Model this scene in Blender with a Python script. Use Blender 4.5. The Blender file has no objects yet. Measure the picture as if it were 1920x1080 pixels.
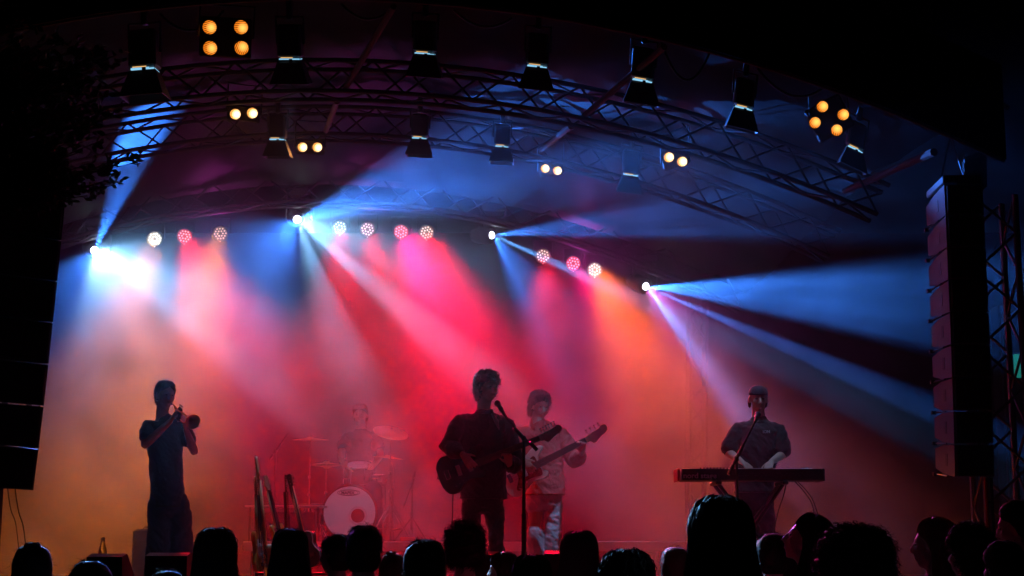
import bpy, bmesh, math, random
import numpy as np
from mathutils import Vector, Matrix, noise as mnoise
R = math.radians
random.seed(7)
scene = bpy.context.scene
col = scene.collection
# ---------------------------------------------------------------- camera
F = 2900.0                      # focal length in photo pixels (1920 wide)
PITCH = math.atan(478 / F)
CAM = Vector((0, 0, 1.38))
cd = bpy.data.cameras.new('camera'); cam = bpy.data.objects.new('camera', cd); col.objects.link(cam)
cd.sensor_width = 36; cd.lens = 36 * F / 1920; cd.clip_end = 500; cd.clip_start = .05
cam.location = CAM; cam.rotation_euler = (R(90) + PITCH, 0, 0)
scene.camera = cam
def at(px, py, Y):
    """photo pixel -> world point at depth Y"""
    u = (px - 960) / F; v = (540 - py) / F
    d = Vector((u, math.cos(PITCH) - v * math.sin(PITCH), math.sin(PITCH) + v * math.cos(PITCH)))
    return CAM + d * (Y / d.y)
# ---------------------------------------------------------------- night sky
w = bpy.data.worlds.new('World'); scene.world = w; w.use_nodes = True
nt = w.node_tree
bg = nt.nodes['Background']
sky = nt.nodes.new('ShaderNodeTexSky'); sky.sky_type = 'NISHITA'; sky.sun_disc = False
sky.sun_elevation = R(-8); sky.sun_rotation = R(200)
nt.links.new(sky.outputs[0], bg.inputs[0]); bg.inputs[1].default_value = 0.006
scene.view_settings.view_transform = 'Standard'; scene.view_settings.look = 'None'
scene.view_settings.exposure = 0; scene.view_settings.gamma = 1
scene.render.engine = 'CYCLES'
cy = scene.cycles
cy.use_denoising = True
cy.max_bounces = 4; cy.diffuse_bounces = 1; cy.glossy_bounces = 2; cy.volume_bounces = 0; cy.transparent_max_bounces = 8
cy.sample_clamp_indirect = 3; cy.sample_clamp_direct = 0; cy.use_adaptive_sampling = False
GROUND = -0.25; STAGE = 1.0
# ---------------------------------------------------------------- stage lamps: spots in haze, some added for crowd and upper haze
BLUE = (.035, .21, 1.0); CYAN = (.22, .55, 1.0)
def spot(name, loc, target, half, power, colour, blend=.6, rad=.03, parent=None, streak=0):
    ld = bpy.data.lights.new(name, 'SPOT'); ld.energy = power; ld.color = colour
    ld.spot_size = R(2 * half); ld.spot_blend = blend; ld.shadow_soft_size = rad
    if streak:                                    # the break-up gobo in the lamp
        ld.use_nodes = True; n = ld.node_tree; em = n.nodes['Emission']
        tc = n.nodes.new('ShaderNodeTexCoord'); ns = n.nodes.new('ShaderNodeTexNoise')
        ns.inputs['Scale'].default_value = streak; ns.inputs['Detail'].default_value = 2
        rp = n.nodes.new('ShaderNodeMapRange'); rp.inputs[1].default_value = .38; rp.inputs[2].default_value = .66
        rp.inputs[3].default_value = .12; rp.inputs[4].default_value = 1.9
        n.links.new(tc.outputs['Normal'], ns.inputs['Vector']); n.links.new(ns.outputs['Fac'], rp.inputs[0])
        n.links.new(rp.outputs[0], em.inputs['Strength'])
    o = bpy.data.objects.new(name, ld); col.objects.link(o)
    o.location = loc
    d = (Vector(target) - Vector(loc)).normalized()
    o.rotation_euler = d.to_track_quat('-Z', 'Y').to_euler()
    if parent is not None:
        o.parent = parent
        o.matrix_parent_inverse = parent.matrix_world.inverted()
    return o
HY = 19.0
PY = 19.3
AMB = (1, .22, .03); RED = (1, .012, .03); MAG = (1, .01, .16); ORG = (1, .09, .015); PUR = (.35, .1, .9)
HEADS = [
 ((178, 470), [(248, 290, 17.3, 7, 9500, BLUE, 0), (318, 512, 12.3, 5.0, 21000, CYAN, 9), (560, 768, 13.0, 2.0, 14000, CYAN, 0),
               (207, 610, 12.6, 3.4, 13000, CYAN, 0), (108, 585, 13.5, 4.6, 4600, BLUE, 0)]),
 ((558, 412), [(900, 300, 16.2, 11, 14000, BLUE, 8), (690, 440, 12.6, 5.0, 11000, CYAN, 9), (905, 708, 12.8, 2.1, 16000, CYAN, 0),
               (668, 770, 12.9, 3.6, 6500, CYAN, 6), (450, 530, 14, 7.5, 4200, BLUE, 0)]),
 ((925, 441), [(1500, 380, 15.6, 6.5, 9000, BLUE, 14), (1300, 610, 14.2, 1.4, 26000, (.1, .38, 1), 0), (1560, 430, 15.6, 1.1, 11000, BLUE, 0),
               (1095, 695, 13, 5.2, 3000, BLUE, 18)]),
 ((1213, 538), [(1500, 552, 16.6, 6.8, 14500, BLUE, 11), (1722, 755, 15.4, 2.1, 19000, BLUE, 0),
               (1490, 850, 13.4, 4.4, 5200, (.08, .3, 1), 7)]),
]
ADDED_CROWDLIGHT = {0: ((500, 1060, 7), 7, 1300, (.55, .12, .9)), 3: ((1650, 1000, 7.5), 6.0, 2600, (.6, .12, .6))}  # extra spots added at two moving heads to rim light the crowd
PY = 19.3
AMB = (1, .22, .015); RED = (1, .003, .012); MAG = (1, .003, .14); ORG = (1, .085, .01); HAZE_FILL = (.8, .06, .6)
HAZE_FILLS = {2: 60, 4: 70, 8: 110}  # wide fill spots added at three wash lamps to tint the upper haze
BLP = (4, 6); DENS = .06
# barn door lamps: index -> (aim px, py, depth), half angle, power
KEYS = {0: ((300, 850, 13.7), 9, 6), 2: ((655, 960, 17.4), 7, 240), 3: ((1015, 960, 14.3), 8, 150), 1: ((520, 960, 12.9), 7, 260), 4: ((1032, 990, 14.3), 5, 260), 5: ((1425, 850, 13.4), 9, 130), 9: ((1130, 1020, 16.3), 10, 160)}
PARS = [
 (290, 448, (1, .9, .75), (140, 930, 16.4), 19, 6000, AMB),
 (346, 443, (1, .22, .28), (520, 850, 15.0), 14, 8500, RED),
 (413, 438, (1, .42, .14), (280, 900, 16.0), 16, 7500, AMB),
 (637, 427, (.75, .9, 1), (640, 880, 15.2), 13, 6000, RED),
 (689, 430, (1, .5, .6), (820, 820, 14.2), 10, 8000, RED),
 (752, 435, (1, .15, .3), (905, 740, 13.2), 7.5, 14500, MAG),
 (800, 436, (1, .6, .5), (900, 860, 15.0), 15, 9000, RED),
 (1018, 480, (1, .45, .4), (1080, 880, 15.2), 14, 3800, RED),
 (1075, 494, (1, .2, .3), (1270, 790, 13.8), 9, 5000, MAG),
 (1115, 506, (1, .9, .75), (1330, 890, 15), 15, 6800, (1, .15, .012)),
]
def haze_material(dens=.045, aniso=.4, base=.25):
    m = bpy.data.materials.new('haze'); m.use_nodes = True; n = m.node_tree; n.nodes.clear()
    N = n.nodes.new; L = n.links.new
    out = N('ShaderNodeOutputMaterial'); v = N('ShaderNodeVolumePrincipled')
    v.inputs['Anisotropy'].default_value = aniso; v.inputs['Color'].default_value = (.92, .92, .92, 1)
    tc = N('ShaderNodeNewGeometry'); sx = N('ShaderNodeSeparateXYZ'); L(tc.outputs['Position'], sx.inputs[0])
    fy = N('ShaderNodeMapRange'); fy.interpolation_type = 'SMOOTHSTEP'
    fy.inputs[1].default_value = 11.6; fy.inputs[2].default_value = 16.0; fy.inputs[3].default_value = 0; fy.inputs[4].default_value = 1
    L(sx.outputs[1], fy.inputs[0])
    ns = N('ShaderNodeTexNoise'); ns.inputs['Scale'].default_value = .85; ns.inputs['Detail'].default_value = 5; ns.inputs['Distortion'].default_value = 1.1
    L(tc.outputs['Position'], ns.inputs['Vector'])
    nm = N('ShaderNodeMapRange'); nm.inputs[1].default_value = .34; nm.inputs[2].default_value = .66; nm.inputs[3].default_value = base; nm.inputs[4].default_value = 2 - base
    L(ns.outputs['Fac'], nm.inputs[0])
    a = N('ShaderNodeMath'); a.operation = 'MULTIPLY'; L(fy.outputs[0], a.inputs[0]); L(nm.outputs[0], a.inputs[1])
    for ax_, lo, hi in ((2, 4.6, 6.4), (0, 6.5, 9.5)):
        q = N('ShaderNodeMapRange'); q.interpolation_type = 'SMOOTHSTEP'
        q.inputs[1].default_value = lo; q.inputs[2].default_value = hi; q.inputs[3].default_value = 1; q.inputs[4].default_value = .06
        L(sx.outputs[ax_], q.inputs[0]); a2 = N('ShaderNodeMath'); a2.operation = 'MULTIPLY'; L(a.outputs[0], a2.inputs[0]); L(q.outputs[0], a2.inputs[1]); a = a2
    b = N('ShaderNodeMath'); b.operation = 'MULTIPLY'; L(a.outputs[0], b.inputs[0]); b.inputs[1].default_value = dens
    L(b.outputs[0], v.inputs['Density']); L(v.outputs[0], out.inputs['Volume'])
    return m
# ---------------------------------------------------------------- materials
def mat(name, colour, rough=.6, metal=0, spec=.5, bump=0, bscale=40, var=0, vscale=8, emit=None, estr=0, sheen=0):
    m = bpy.data.materials.new(name); m.use_nodes = True; n = m.node_tree; p = n.nodes['Principled BSDF']
    N = n.nodes.new; L = n.links.new
    p.inputs['Base Color'].default_value = (*colour, 1); p.inputs['Roughness'].default_value = rough
    p.inputs['Metallic'].default_value = metal; p.inputs['Specular IOR Level'].default_value = spec
    if sheen: p.inputs['Sheen Weight'].default_value = sheen
    if var or bump: tc = N('ShaderNodeTexCoord')
    if var:
        ns = N('ShaderNodeTexNoise'); ns.inputs['Scale'].default_value = vscale; ns.inputs['Detail'].default_value = 6
        L(tc.outputs['Object'], ns.inputs['Vector'])
        cr = N('ShaderNodeValToRGB'); cr.color_ramp.elements[0].position = .3; cr.color_ramp.elements[1].position = .7
        cr.color_ramp.elements[0].color = (*[c * (1 - var) for c in colour], 1)
        cr.color_ramp.elements[1].color = (*[min(1, c * (1 + var)) for c in colour], 1)
        L(ns.outputs['Fac'], cr.inputs[0]); L(cr.outputs[0], p.inputs['Base Color'])
        mr = N('ShaderNodeMapRange'); mr.inputs[3].default_value = max(0, rough - .15); mr.inputs[4].default_value = min(1, rough + .15)
        L(ns.outputs['Fac'], mr.inputs[0]); L(mr.outputs[0], p.inputs['Roughness'])
    if bump:
        nb = N('ShaderNodeTexNoise'); nb.inputs['Scale'].default_value = bscale; nb.inputs['Detail'].default_value = 5
        L(tc.outputs['Object'], nb.inputs['Vector'])
        bp = N('ShaderNodeBump'); bp.inputs['Strength'].default_value = bump; bp.inputs['Distance'].default_value = .02
        L(nb.outputs['Fac'], bp.inputs['Height']); L(bp.outputs[0], p.inputs['Normal'])
    if emit:
        p.inputs['Emission Color'].default_value = (*emit, 1); p.inputs['Emission Strength'].default_value = estr
        m.cycles.emission_sampling = 'NONE'
    return m
M = dict(
 ground=mat('ground_dirt', (.05, .045, .035), .95, bump=.6, bscale=6, var=.4, vscale=1.2),
 floor=mat('stage_ply', (.045, .04, .04), .45, bump=.2, bscale=20, var=.35, vscale=3),
 drape=mat('black_drape', (.004, .004, .004), 1, spec=.05),
 tarp=mat('roof_tarp', (.009, .006, .007), .7, spec=.12, bump=.8, bscale=2.2, var=.25, vscale=.8),
 alu=mat('aluminium', (.055, .045, .05), .55, metal=.6, var=.15, vscale=12),
 brace=mat('brace_paint', (.12, .07, .07), .8, spec=.1), towerm=mat('tower_lit_pink', (.32, .27, .28), .5, metal=.3, var=.2),  # right tower: pinkish stage light put into its colour
 steel=mat('painted_steel', (.05, .05, .055), .5, metal=.3, var=.3, vscale=12),
 black=mat('black_plastic', (.016, .016, .018), .5, bump=.15, bscale=90),
 case=mat('black_case', (.022, .022, .024), .55, bump=.3, bscale=160),
 grille=mat('speaker_grille', (.014, .014, .016), .6, bump=.5, bscale=240),
 cabinet=mat('cabinet_paint', (.12, .10, .11), .6, bump=.3, bscale=140, var=.12),
 chrome=mat('chrome', (.8, .8, .82), .12, metal=1),
 brass=mat('brass', (.8, .55, .24), .36, metal=1),
 cymbal=mat('cymbal_bronze', (.7, .48, .22), .3, metal=1),
 skin=mat('skin', (.42, .25, .18), .5, bump=.1, bscale=60, var=.08),
 skin2=mat('skin_pale', (.55, .36, .28), .5, bump=.1, bscale=60, var=.08),
 lips=mat('lips', (.3, .1, .09), .4), eye=mat('eye_dark', (.14, .08, .06), .3),
 hair=mat('dark_hair', (.020, .014, .012), .62, spec=.35), hairb=mat('brown_hair', (.07, .04, .025), .6, spec=.35),
 hairl=mat('blond_hair', (.30, .20, .10), .6, spec=.35), hairg=mat('grey_blond_hair', (.25, .19, .15), .6, spec=.35),
 cloth=mat('black_cloth', (.02, .02, .025), .85, bump=.5, bscale=30, sheen=.2),
 cloth2=mat('navy_cloth', (.028, .032, .055), .85, bump=.5, bscale=26, sheen=.2),
 shirt=mat('washed_red_shirt', (.45, .07, .065), .85, bump=.5, bscale=30, sheen=.1),
 white=mat('white_tee', (.6, .58, .58), .85, bump=.4, bscale=30),
 grey=mat('grey_tee', (.2, .2, .22), .85, bump=.4, bscale=30),
 jeans=mat('pale_jeans', (.5, .54, .62), .85, bump=.5, bscale=24, var=.2, vscale=10),
 djeans=mat('dark_jeans', (.03, .04, .07), .85, bump=.5, bscale=24, var=.25, vscale=10),
 shoe=mat('shoe_leather', (.03, .03, .03), .6), sneaker=mat('white_sneaker', (.6, .6, .58), .6),
 gblack=mat('black_lacquer', (.012, .012, .014), .14, spec=.7), gwhite=mat('cream_lacquer', (.72, .66, .58), .2),
 guard=mat('red_tortoise', (.22, .03, .03), .25, var=.6, vscale=40), rose=mat('rosewood', (.05, .025, .018), .5, var=.3, vscale=30),
 maple=mat('maple_neck', (.55, .36, .17), .35, var=.12, vscale=18), headst=mat('dark_maple', (.38, .37, .27), .35, var=.12, vscale=18),
 amber=mat('amber_wood', (.62, .3, .05), .25, var=.25, vscale=14), acou=mat('dark_acoustic_top', (.06, .04, .04), .2),
 binding=mat('white_binding', (.75, .68, .55), .35), pick=mat('pickup_cover', (.5, .6, .58), .3),
 drumhead=mat('coated_drum_head', (.8, .76, .76), .6, var=.05, vscale=6), shell=mat('dark_drum_shell', (.08, .012, .015), .2),
 keyred=mat('red_cheek_and_light', (.5, .012, .012), .3), letter=mat('pale_lettering', (.65, .75, .8), .5), ink=mat('dark_lettering', (.03, .01, .012), .5),
 cable=mat('cable_rubber', (.012, .012, .012), .6), leaf=mat('leaf', (.05, .075, .03), .55, var=.3), bark=mat('bark', (.06, .045, .035), .9, bump=.8, bscale=30),
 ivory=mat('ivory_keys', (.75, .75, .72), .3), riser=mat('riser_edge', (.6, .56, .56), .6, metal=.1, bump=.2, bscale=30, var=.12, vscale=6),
 glass=mat('bottle_glass', (.55, .6, .6), .08, spec=.8), label=mat('paper', (.6, .6, .62), .7),
 red=mat('red_cloth', (.5, .02, .02), .8),
)
M['glass'].node_tree.nodes['Principled BSDF'].inputs['Transmission Weight'].default_value = .85
# ---------------------------------------------------------------- mesh builder
def frame(d, up=Vector((0, 0, 1))):
    d = Vector(d).normalized(); a = d.cross(up)
    if a.length < 1e-4: a = d.cross(Vector((0, 1, 0)))
    a.normalize(); return a, a.cross(d).normalized(), d
class MB:
    def __init__(s): s.v = []; s.f = []
    def add(s, vs, fs):
        k = len(s.v); s.v += [tuple(x) for x in vs]; s.f += [tuple(i + k for i in f) for f in fs]; return s
    def rings(s, rings, close=True):
        n = len(rings[0]); vs = [p for r in rings for p in r]; fs = []
        for i in range(len(rings) - 1):
            for j in range(n):
                a = i * n + j; b = i * n + (j + 1) % n; fs.append((a, b, b + n, a + n))
        if close:
            fs.append(tuple(range(n))[::-1]); fs.append(tuple(range((len(rings) - 1) * n, len(rings) * n)))
        return s.add(vs, fs)
    def loft(s, secs, side=None, n=20, caps=2):
        """secs: (centre, half width along side, half depth); rounded ends"""
        rs = []; pts = [Vector(c[0]) for c in secs]
        for i, (c, a, b) in enumerate(secs):
            d = (pts[min(i + 1, len(pts) - 1)] - pts[max(i - 1, 0)]).normalized()
            if side is None: x, y, _ = frame(d)
            else:
                x = Vector(side); x = (x - d * x.dot(d)).normalized(); y = d.cross(x)
            c = Vector(c); R_ = []
            if i == 0 and caps:
                for t in (80, 50, 25):
                    q = c - d * min(a, b) * math.sin(R(t)) * .9; k = math.cos(R(t)); rs.append([q + x * a * k * math.cos(2 * math.pi * j / n) + y * b * k * math.sin(2 * math.pi * j / n) for j in range(n)])
            rs.append([c + x * a * math.cos(2 * math.pi * j / n) + y * b * math.sin(2 * math.pi * j / n) for j in range(n)])
            if i == len(secs) - 1 and caps:
                for t in (25, 50, 80):
                    q = c + d * min(a, b) * math.sin(R(t)) * .9; k = math.cos(R(t)); rs.append([q + x * a * k * math.cos(2 * math.pi * j / n) + y * b * k * math.sin(2 * math.pi * j / n) for j in range(n)])
        return s.rings(rs)
    def cap(s, pts, rads, n=14): return s.loft([(p, r, r) for p, r in zip(pts, rads)], n=n)
    def tube(s, pts, r, n=8):
        pts = [Vector(p) for p in pts]; rs = []; rr = r if isinstance(r, (list, tuple)) else [r] * len(pts)
        a = None
        for i, p in enumerate(pts):
            d = (pts[min(i + 1, len(pts) - 1)] - pts[max(i - 1, 0)]).normalized()
            if a is None: a, b, _ = frame(d)
            else:
                a = (a - d * a.dot(d)).normalized(); b = d.cross(a) * -1
            rs.append([p + a * rr[i] * math.cos(2 * math.pi * j / n) + b * rr[i] * math.sin(2 * math.pi * j / n) for j in range(n)])
        return s.rings(rs)
    def ell(s, c, rad, ax=None, seg=18, rg=11):
        ax = ax or (Vector((1, 0, 0)), Vector((0, 1, 0)), Vector((0, 0, 1))); c = Vector(c)
        if isinstance(rad, (int, float)): rad = (rad,) * 3
        rs = []
        for i in range(rg + 1):
            t = math.pi * (i + .02) / (rg + .04)
            rs.append([c + ax[2] * rad[2] * math.cos(t) + ax[0] * rad[0] * math.sin(t) * math.cos(2 * math.pi * j / seg) + ax[1] * rad[1] * math.sin(t) * math.sin(2 * math.pi * j / seg) for j in range(seg)])
        return s.rings(rs)
    def box(s, c, sz, ax=None, bev=0):
        ax = ax or (Vector((1, 0, 0)), Vector((0, 1, 0)), Vector((0, 0, 1))); c = Vector(c)
        h = [q / 2 for q in sz]; b = min([bev] + [q * .45 for q in h])
        if not bev:
            vs = [c + ax[0] * h[0] * i + ax[1] * h[1] * j + ax[2] * h[2] * k for k in (-1, 1) for j in (-1, 1) for i in (-1, 1)]
            return s.add(vs, [(0, 2, 3, 1), (4, 5, 7, 6), (0, 1, 5, 4), (2, 6, 7, 3), (0, 4, 6, 2), (1, 3, 7, 5)])
        rs = []
        for k, e in ((-h[2], b), (-h[2] + b, 0), (h[2] - b, 0), (h[2], b)):
            X, Y = h[0] - e, h[1] - e
            q = [(-X + b, -Y), (X - b, -Y), (X, -Y + b), (X, Y - b), (X - b, Y), (-X + b, Y), (-X, Y - b), (-X, -Y + b)]
            rs.append([c + ax[0] * x + ax[1] * y + ax[2] * k for x, y in q])
        return s.rings(rs)
    def lathe(s, prof, c, axis=(0, 0, 1), n=28, close=True):
        a, b, d = frame(axis); c = Vector(c)
        return s.rings([[c + d * h + a * r * math.cos(2 * math.pi * j / n) + b * r * math.sin(2 * math.pi * j / n) for j in range(n)] for r, h in prof], close)
    def prism(s, out, c, ax, z0, z1):
        """2-D outline extruded along ax[2]"""
        c = Vector(c)
        return s.rings([[c + ax[0] * x + ax[1] * y + ax[2] * z for x, y in out] for z in (z0, z1)])
    def build(s, name, m, parent=None, origin=None, smooth=False, remesh=0, sm=2, wrinkle=None):
        o0 = Vector(origin) if origin is not None else Vector((0, 0, 0))
        if parent is not None and origin is None: o0 = Vector(parent.get('_o', (0, 0, 0)))
        me = bpy.data.meshes.new(name)
        me.from_pydata([(x - o0.x, y - o0.y, z - o0.z) for x, y, z in s.v], [], s.f); me.update()
        bm = bmesh.new(); bm.from_mesh(me); bmesh.ops.recalc_face_normals(bm, faces=bm.faces); bm.to_mesh(me); bm.free()
        if remesh: me = remeshed(me, remesh, sm, wrinkle)
        me.materials.clear(); me.materials.append(m)
        if smooth or remesh: me.polygons.foreach_set('use_smooth', [True] * len(me.polygons))
        o = bpy.data.objects.new(name, me); col.objects.link(o)
        if parent is not None: o.parent = parent; o['_o'] = tuple(o0)
        else: o.location = o0; o['_o'] = tuple(o0)
        return o
def remeshed(me, vox, sm=2, wrinkle=None):
    t = bpy.data.objects.new('tmp', me); col.objects.link(t)
    a = t.modifiers.new('r', 'REMESH'); a.mode = 'VOXEL'; a.voxel_size = vox
    b = t.modifiers.new('s', 'SMOOTH'); b.factor = .5; b.iterations = sm
    dg = bpy.context.evaluated_depsgraph_get(); r = bpy.data.meshes.new_from_object(t.evaluated_get(dg))
    r.name = me.name
    bpy.data.objects.remove(t); bpy.data.meshes.remove(me)
    if wrinkle:
        amp, fr = wrinkle; nv = len(r.vertices)
        co = np.zeros(nv * 3); no = np.zeros(nv * 3); r.vertices.foreach_get('co', co); r.vertices.foreach_get('normal', no)
        co = co.reshape(-1, 3); no = no.reshape(-1, 3)
        d = np.array([mnoise.fractal(Vector((p[0] * fr, p[1] * fr, p[2] * fr * 1.8 + 2 * math.sin(p[0] * 9))), .8, 2, 3) for p in co])
        co += no * (d * amp)[:, None]; r.vertices.foreach_set('co', co.ravel()); r.update()
    return r
def tag(o, label=None, cat=None, group=None, kind=None):
    if label: o['label'] = label
    if cat: o['category'] = cat
    if group: o['group'] = group
    if kind: o['kind'] = kind
    return o
def thing(name, loc, label, cat, group=None):
    o = bpy.data.objects.new(name, None); col.objects.link(o); o.location = loc; o['_o'] = tuple(loc); o.empty_display_size = .1
    return tag(o, label, cat, group)
def copy_tree(o, parent=None):
    c = o.copy(); col.objects.link(c); c.parent = parent
    for ch in o.children: copy_tree(ch, c)
    return c
def text_mesh(name, body, loc, size, m, parent, ax=None, extrude=.001, shear=0, bold=0, sx=1):
    cu = bpy.data.curves.new(name, 'FONT'); cu.body = body; cu.size = size; cu.extrude = extrude; cu.align_x = 'LEFT'; cu.shear = shear; cu.offset = bold
    t = bpy.data.objects.new(name, cu); col.objects.link(t)
    dg = bpy.context.evaluated_depsgraph_get(); me = bpy.data.meshes.new_from_object(t.evaluated_get(dg)); bpy.data.objects.remove(t)
    me.name = name; ax = ax or (Vector((1, 0, 0)), Vector((0, 0, 1)))
    a, b = ax; c = a.cross(b)
    for v in me.vertices: p = a * v.co.x * sx + b * v.co.y + c * v.co.z; v.co = p + Vector(loc) - Vector(parent.get('_o', (0, 0, 0)))
    me.materials.clear(); me.materials.append(m)
    o = bpy.data.objects.new(name, me); col.objects.link(o); o.parent = parent; return o
def lin(a, b, n): return [a + (b - a) * i / (n - 1) for i in range(n)]
def V(*a): return Vector(a)
# ---------------------------------------------------------------- the setting
tag(MB().box((0, 20, GROUND - .25), (160, 120, .5)).build('ground', M['ground']), kind='structure')
SX0, SX1, SY0, SY1 = -7.2, 5.6, 11.8, 19.6
st = thing('stage_floor', (0, SY0, GROUND), 'dark plywood stage deck raised above the crowd on a skirted frame', 'stage')
MB().box((-.8, 15.7, STAGE - .06), (SX1 - SX0, SY1 - SY0, .12), bev=.01).build('deck', M['floor'], st)
b = MB()
n = 90
for i in range(n):
    x0 = SX0 + (SX1 - SX0) * i / n; x1 = SX0 + (SX1 - SX0) * (i + 1) / n
    y0 = SY0 + .05 + .02 * math.sin(i * 1.9); y1 = SY0 + .05 + .02 * math.sin((i + 1) * 1.9)
    b.add([(x0, y0, GROUND), (x1, y1, GROUND), (x1, y1, STAGE - .125), (x0, y0, STAGE - .125)], [(0, 1, 2, 3)])
b.build('skirt', M['drape'], st)
# rear drape with folds
b = MB(); n = 260; X0, X1 = -8.6, 6.6; vs = []; fs = []
for i in range(n + 1):
    x = X0 + (X1 - X0) * i / n; y = 19.95
    for k, z in enumerate((GROUND, 2.5, 5.4)): vs.append((x, y, z))
for i in range(n):
    for k in range(2): a = i * 3 + k; fs.append((a, a + 3, a + 4, a + 1))
b.add(vs, fs)
tag(b.build('backdrop_curtain', M['drape'], smooth=True), 'wide black stretched backdrop curtain hanging across the rear of the stage', 'curtain')
# riser under the drums
ry = 16.2; zt = STAGE + .4
rz = thing('drum_riser', (-1, ry, STAGE), 'low wide riser with a pale metal edge strip under the drum kit', 'riser')
rx0, rx1 = at(455, 1018, ry).x, at(1720, 1018, ry).x
rx1 = at(1290, 1018, ry).x
MB().box(((rx0 + rx1) / 2, ry + 1.3, zt - .025), (rx1 - rx0 - .02, 2.55, .05), bev=.004).build('riser_top', M['floor'], rz)
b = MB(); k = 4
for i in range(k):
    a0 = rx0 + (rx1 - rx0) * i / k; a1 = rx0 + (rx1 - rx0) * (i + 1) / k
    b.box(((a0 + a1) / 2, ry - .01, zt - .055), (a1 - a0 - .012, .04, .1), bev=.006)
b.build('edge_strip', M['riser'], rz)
for x in lin(rx0 + .1, rx1 - .1, 6):
    for y in (ry + .06, ry + 2.4):
        MB().tube([(x, y, STAGE), (x, y, zt - .05)], .024).build('leg', M['alu'], rz)
# ---------------------------------------------------------------- roof: arched tarp on arched trusses
def arch(Y, xc, ytop, k, px0, px1, n=28):
    return [at(px, ytop + k * (px - xc) ** 2, Y) for px in lin(px0, px1, n)]
ARCH = [  # Y, centre px, top py, curvature, px range
 (12.3, 600, 2, 1.85e-4, -250, 1880), (14.2, 600, 150, 2.1e-4, -60, 1650), (16.2, 600, 232, 2.5e-4, 20, 1560), (18.8, 600, 396, 3.2e-4, -20, 1400)]
arcs = [arch(*a) for a in ARCH]
roof = thing('stage_roof', (-1, 15.5, 5), 'arched dark tarpaulin roof stretched over the stage trusses', 'roof')
b = MB(); rings_ = []
for i in range(len(arcs)):
    rings_.append([p + V(0, 0, .52 if i == 0 else .34) for p in arcs[i]])
dense = []
for i in range(len(rings_) - 1):
    for t in lin(0, 1, 7)[:-1]: dense.append([p.lerp(q, t) for p, q in zip(rings_[i], rings_[i + 1])])
dense.append(rings_[-1])
vs = []; fs = []; W_ = len(dense[0])
for i, r_ in enumerate(dense):
    for j, p in enumerate(r_): vs.append(p + V(0, 0, .05 * math.sin(j * 1.3 + i * .7) * math.sin(i * 1.05)))
for i in range(len(dense) - 1):
    for j in range(W_ - 1): a = i * W_ + j; fs.append((a, a + 1, a + W_ + 1, a + W_))
b.add(vs, fs); b.build('tarp', M['tarp'], roof, smooth=True)
MB().tube([p + V(0, -.05, .0) for p in arcs[0]], .016).build('front_edge_tube', M['alu'], roof)
b = MB(); vs = []; n_ = len(arcs[0])
for k in (0, 1):
    for p in arcs[0]: vs.append(p + V(0, -.1, 0 if k == 0 else .8))
b.add(vs, [(i, i + 1, i + 1 + n_, i + n_) for i in range(n_ - 1)]); b.build('fascia', M['drape'], roof)
def truss(pts, w, h, label, name='arch_truss', group=None, m='alu', cr=.024):
    base = pts[len(pts) // 2]; t = thing(name, base, label, 'truss', group)
    up = V(0, 0, 1); offs = []
    for i, p in enumerate(pts):
        d = (pts[min(i + 1, len(pts) - 1)] - pts[max(i - 1, 0)]).normalized()
        sdx = V(0, 1, 0) if abs(d.y) < .7 else V(1, 0, 0)
        v = d.cross(sdx).normalized(); v = v if v.z >= 0 or abs(v.z) < .2 else -v
        offs.append([p + sdx * w / 2 * a + v * h / 2 * c for a, c in ((-1, -1), (1, -1), (1, 1), (-1, 1))])
    for k in range(4): MB().tube([o[k] for o in offs], cr, 8).build('chord', M[m], t)
    b = MB(); dist = 0
    for i in range(len(pts) - 1):
        L_ = (pts[i + 1] - pts[i]).length; seg = max(1, round(L_ / max(h, .25)))
        for s_ in range(seg):
            for k in range(4):
                a0 = offs[i][k].lerp(offs[i + 1][k], s_ / seg); k2 = (k + 1) % 4
                a1 = offs[i][k2].lerp(offs[i + 1][k2], (s_ + 1) / seg)
                if (s_ + i) % 2: a0, a1 = offs[i][k2].lerp(offs[i + 1][k2], s_ / seg), offs[i][k].lerp(offs[i + 1][k], (s_ + 1) / seg)
                b.tube([a0, a1], cr * .45, 5)
    b.build('lacing', M[m], t); return t
truss([p + V(0, .12, .32) for p in arcs[0]], .3, .3, 'front arched roof truss carrying the big barn door lamps')
truss([p + V(0, 0, 0) for p in arcs[1]], .3, .3, 'second arched roof truss behind the front lamps')
truss(arcs[2], .3, .3, 'third arched roof truss above the small lamps')
truss([p + V(0, 0, .25) for p in arcs[3]], .3, .3, 'rear arched truss that carries the moving heads and wash lamps')
def bar(p, q, label, r=.03):
    a, c = at(*p), at(*q)
    o = MB().tube([a, a.lerp(c, .5), c], r, 8).build('roof_brace', M['brace'], origin=a.lerp(c, .5))
    return tag(o, label, 'brace')
bar((738, 12, 12.4), (648, 165, 14.1), 'pale diagonal roof brace running down from the top middle of the front arch')
bar((632, 190, 14.4), (611, 245, 16), 'short roof brace below the long pale one, left of the middle')
bar((1245, 88, 12.4), (1095, 218, 14.1), 'roof brace right of the middle between the third and fourth barn door lamps')
bar((1070, 237, 14.4), (1016, 280, 16.1), 'short reddish roof brace above the right pair of amber lamps')
bar((1751, 285, 12.6), (1585, 358, 14.6), 'reddish roof brace at the far right above the speaker stack', .035)
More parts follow.
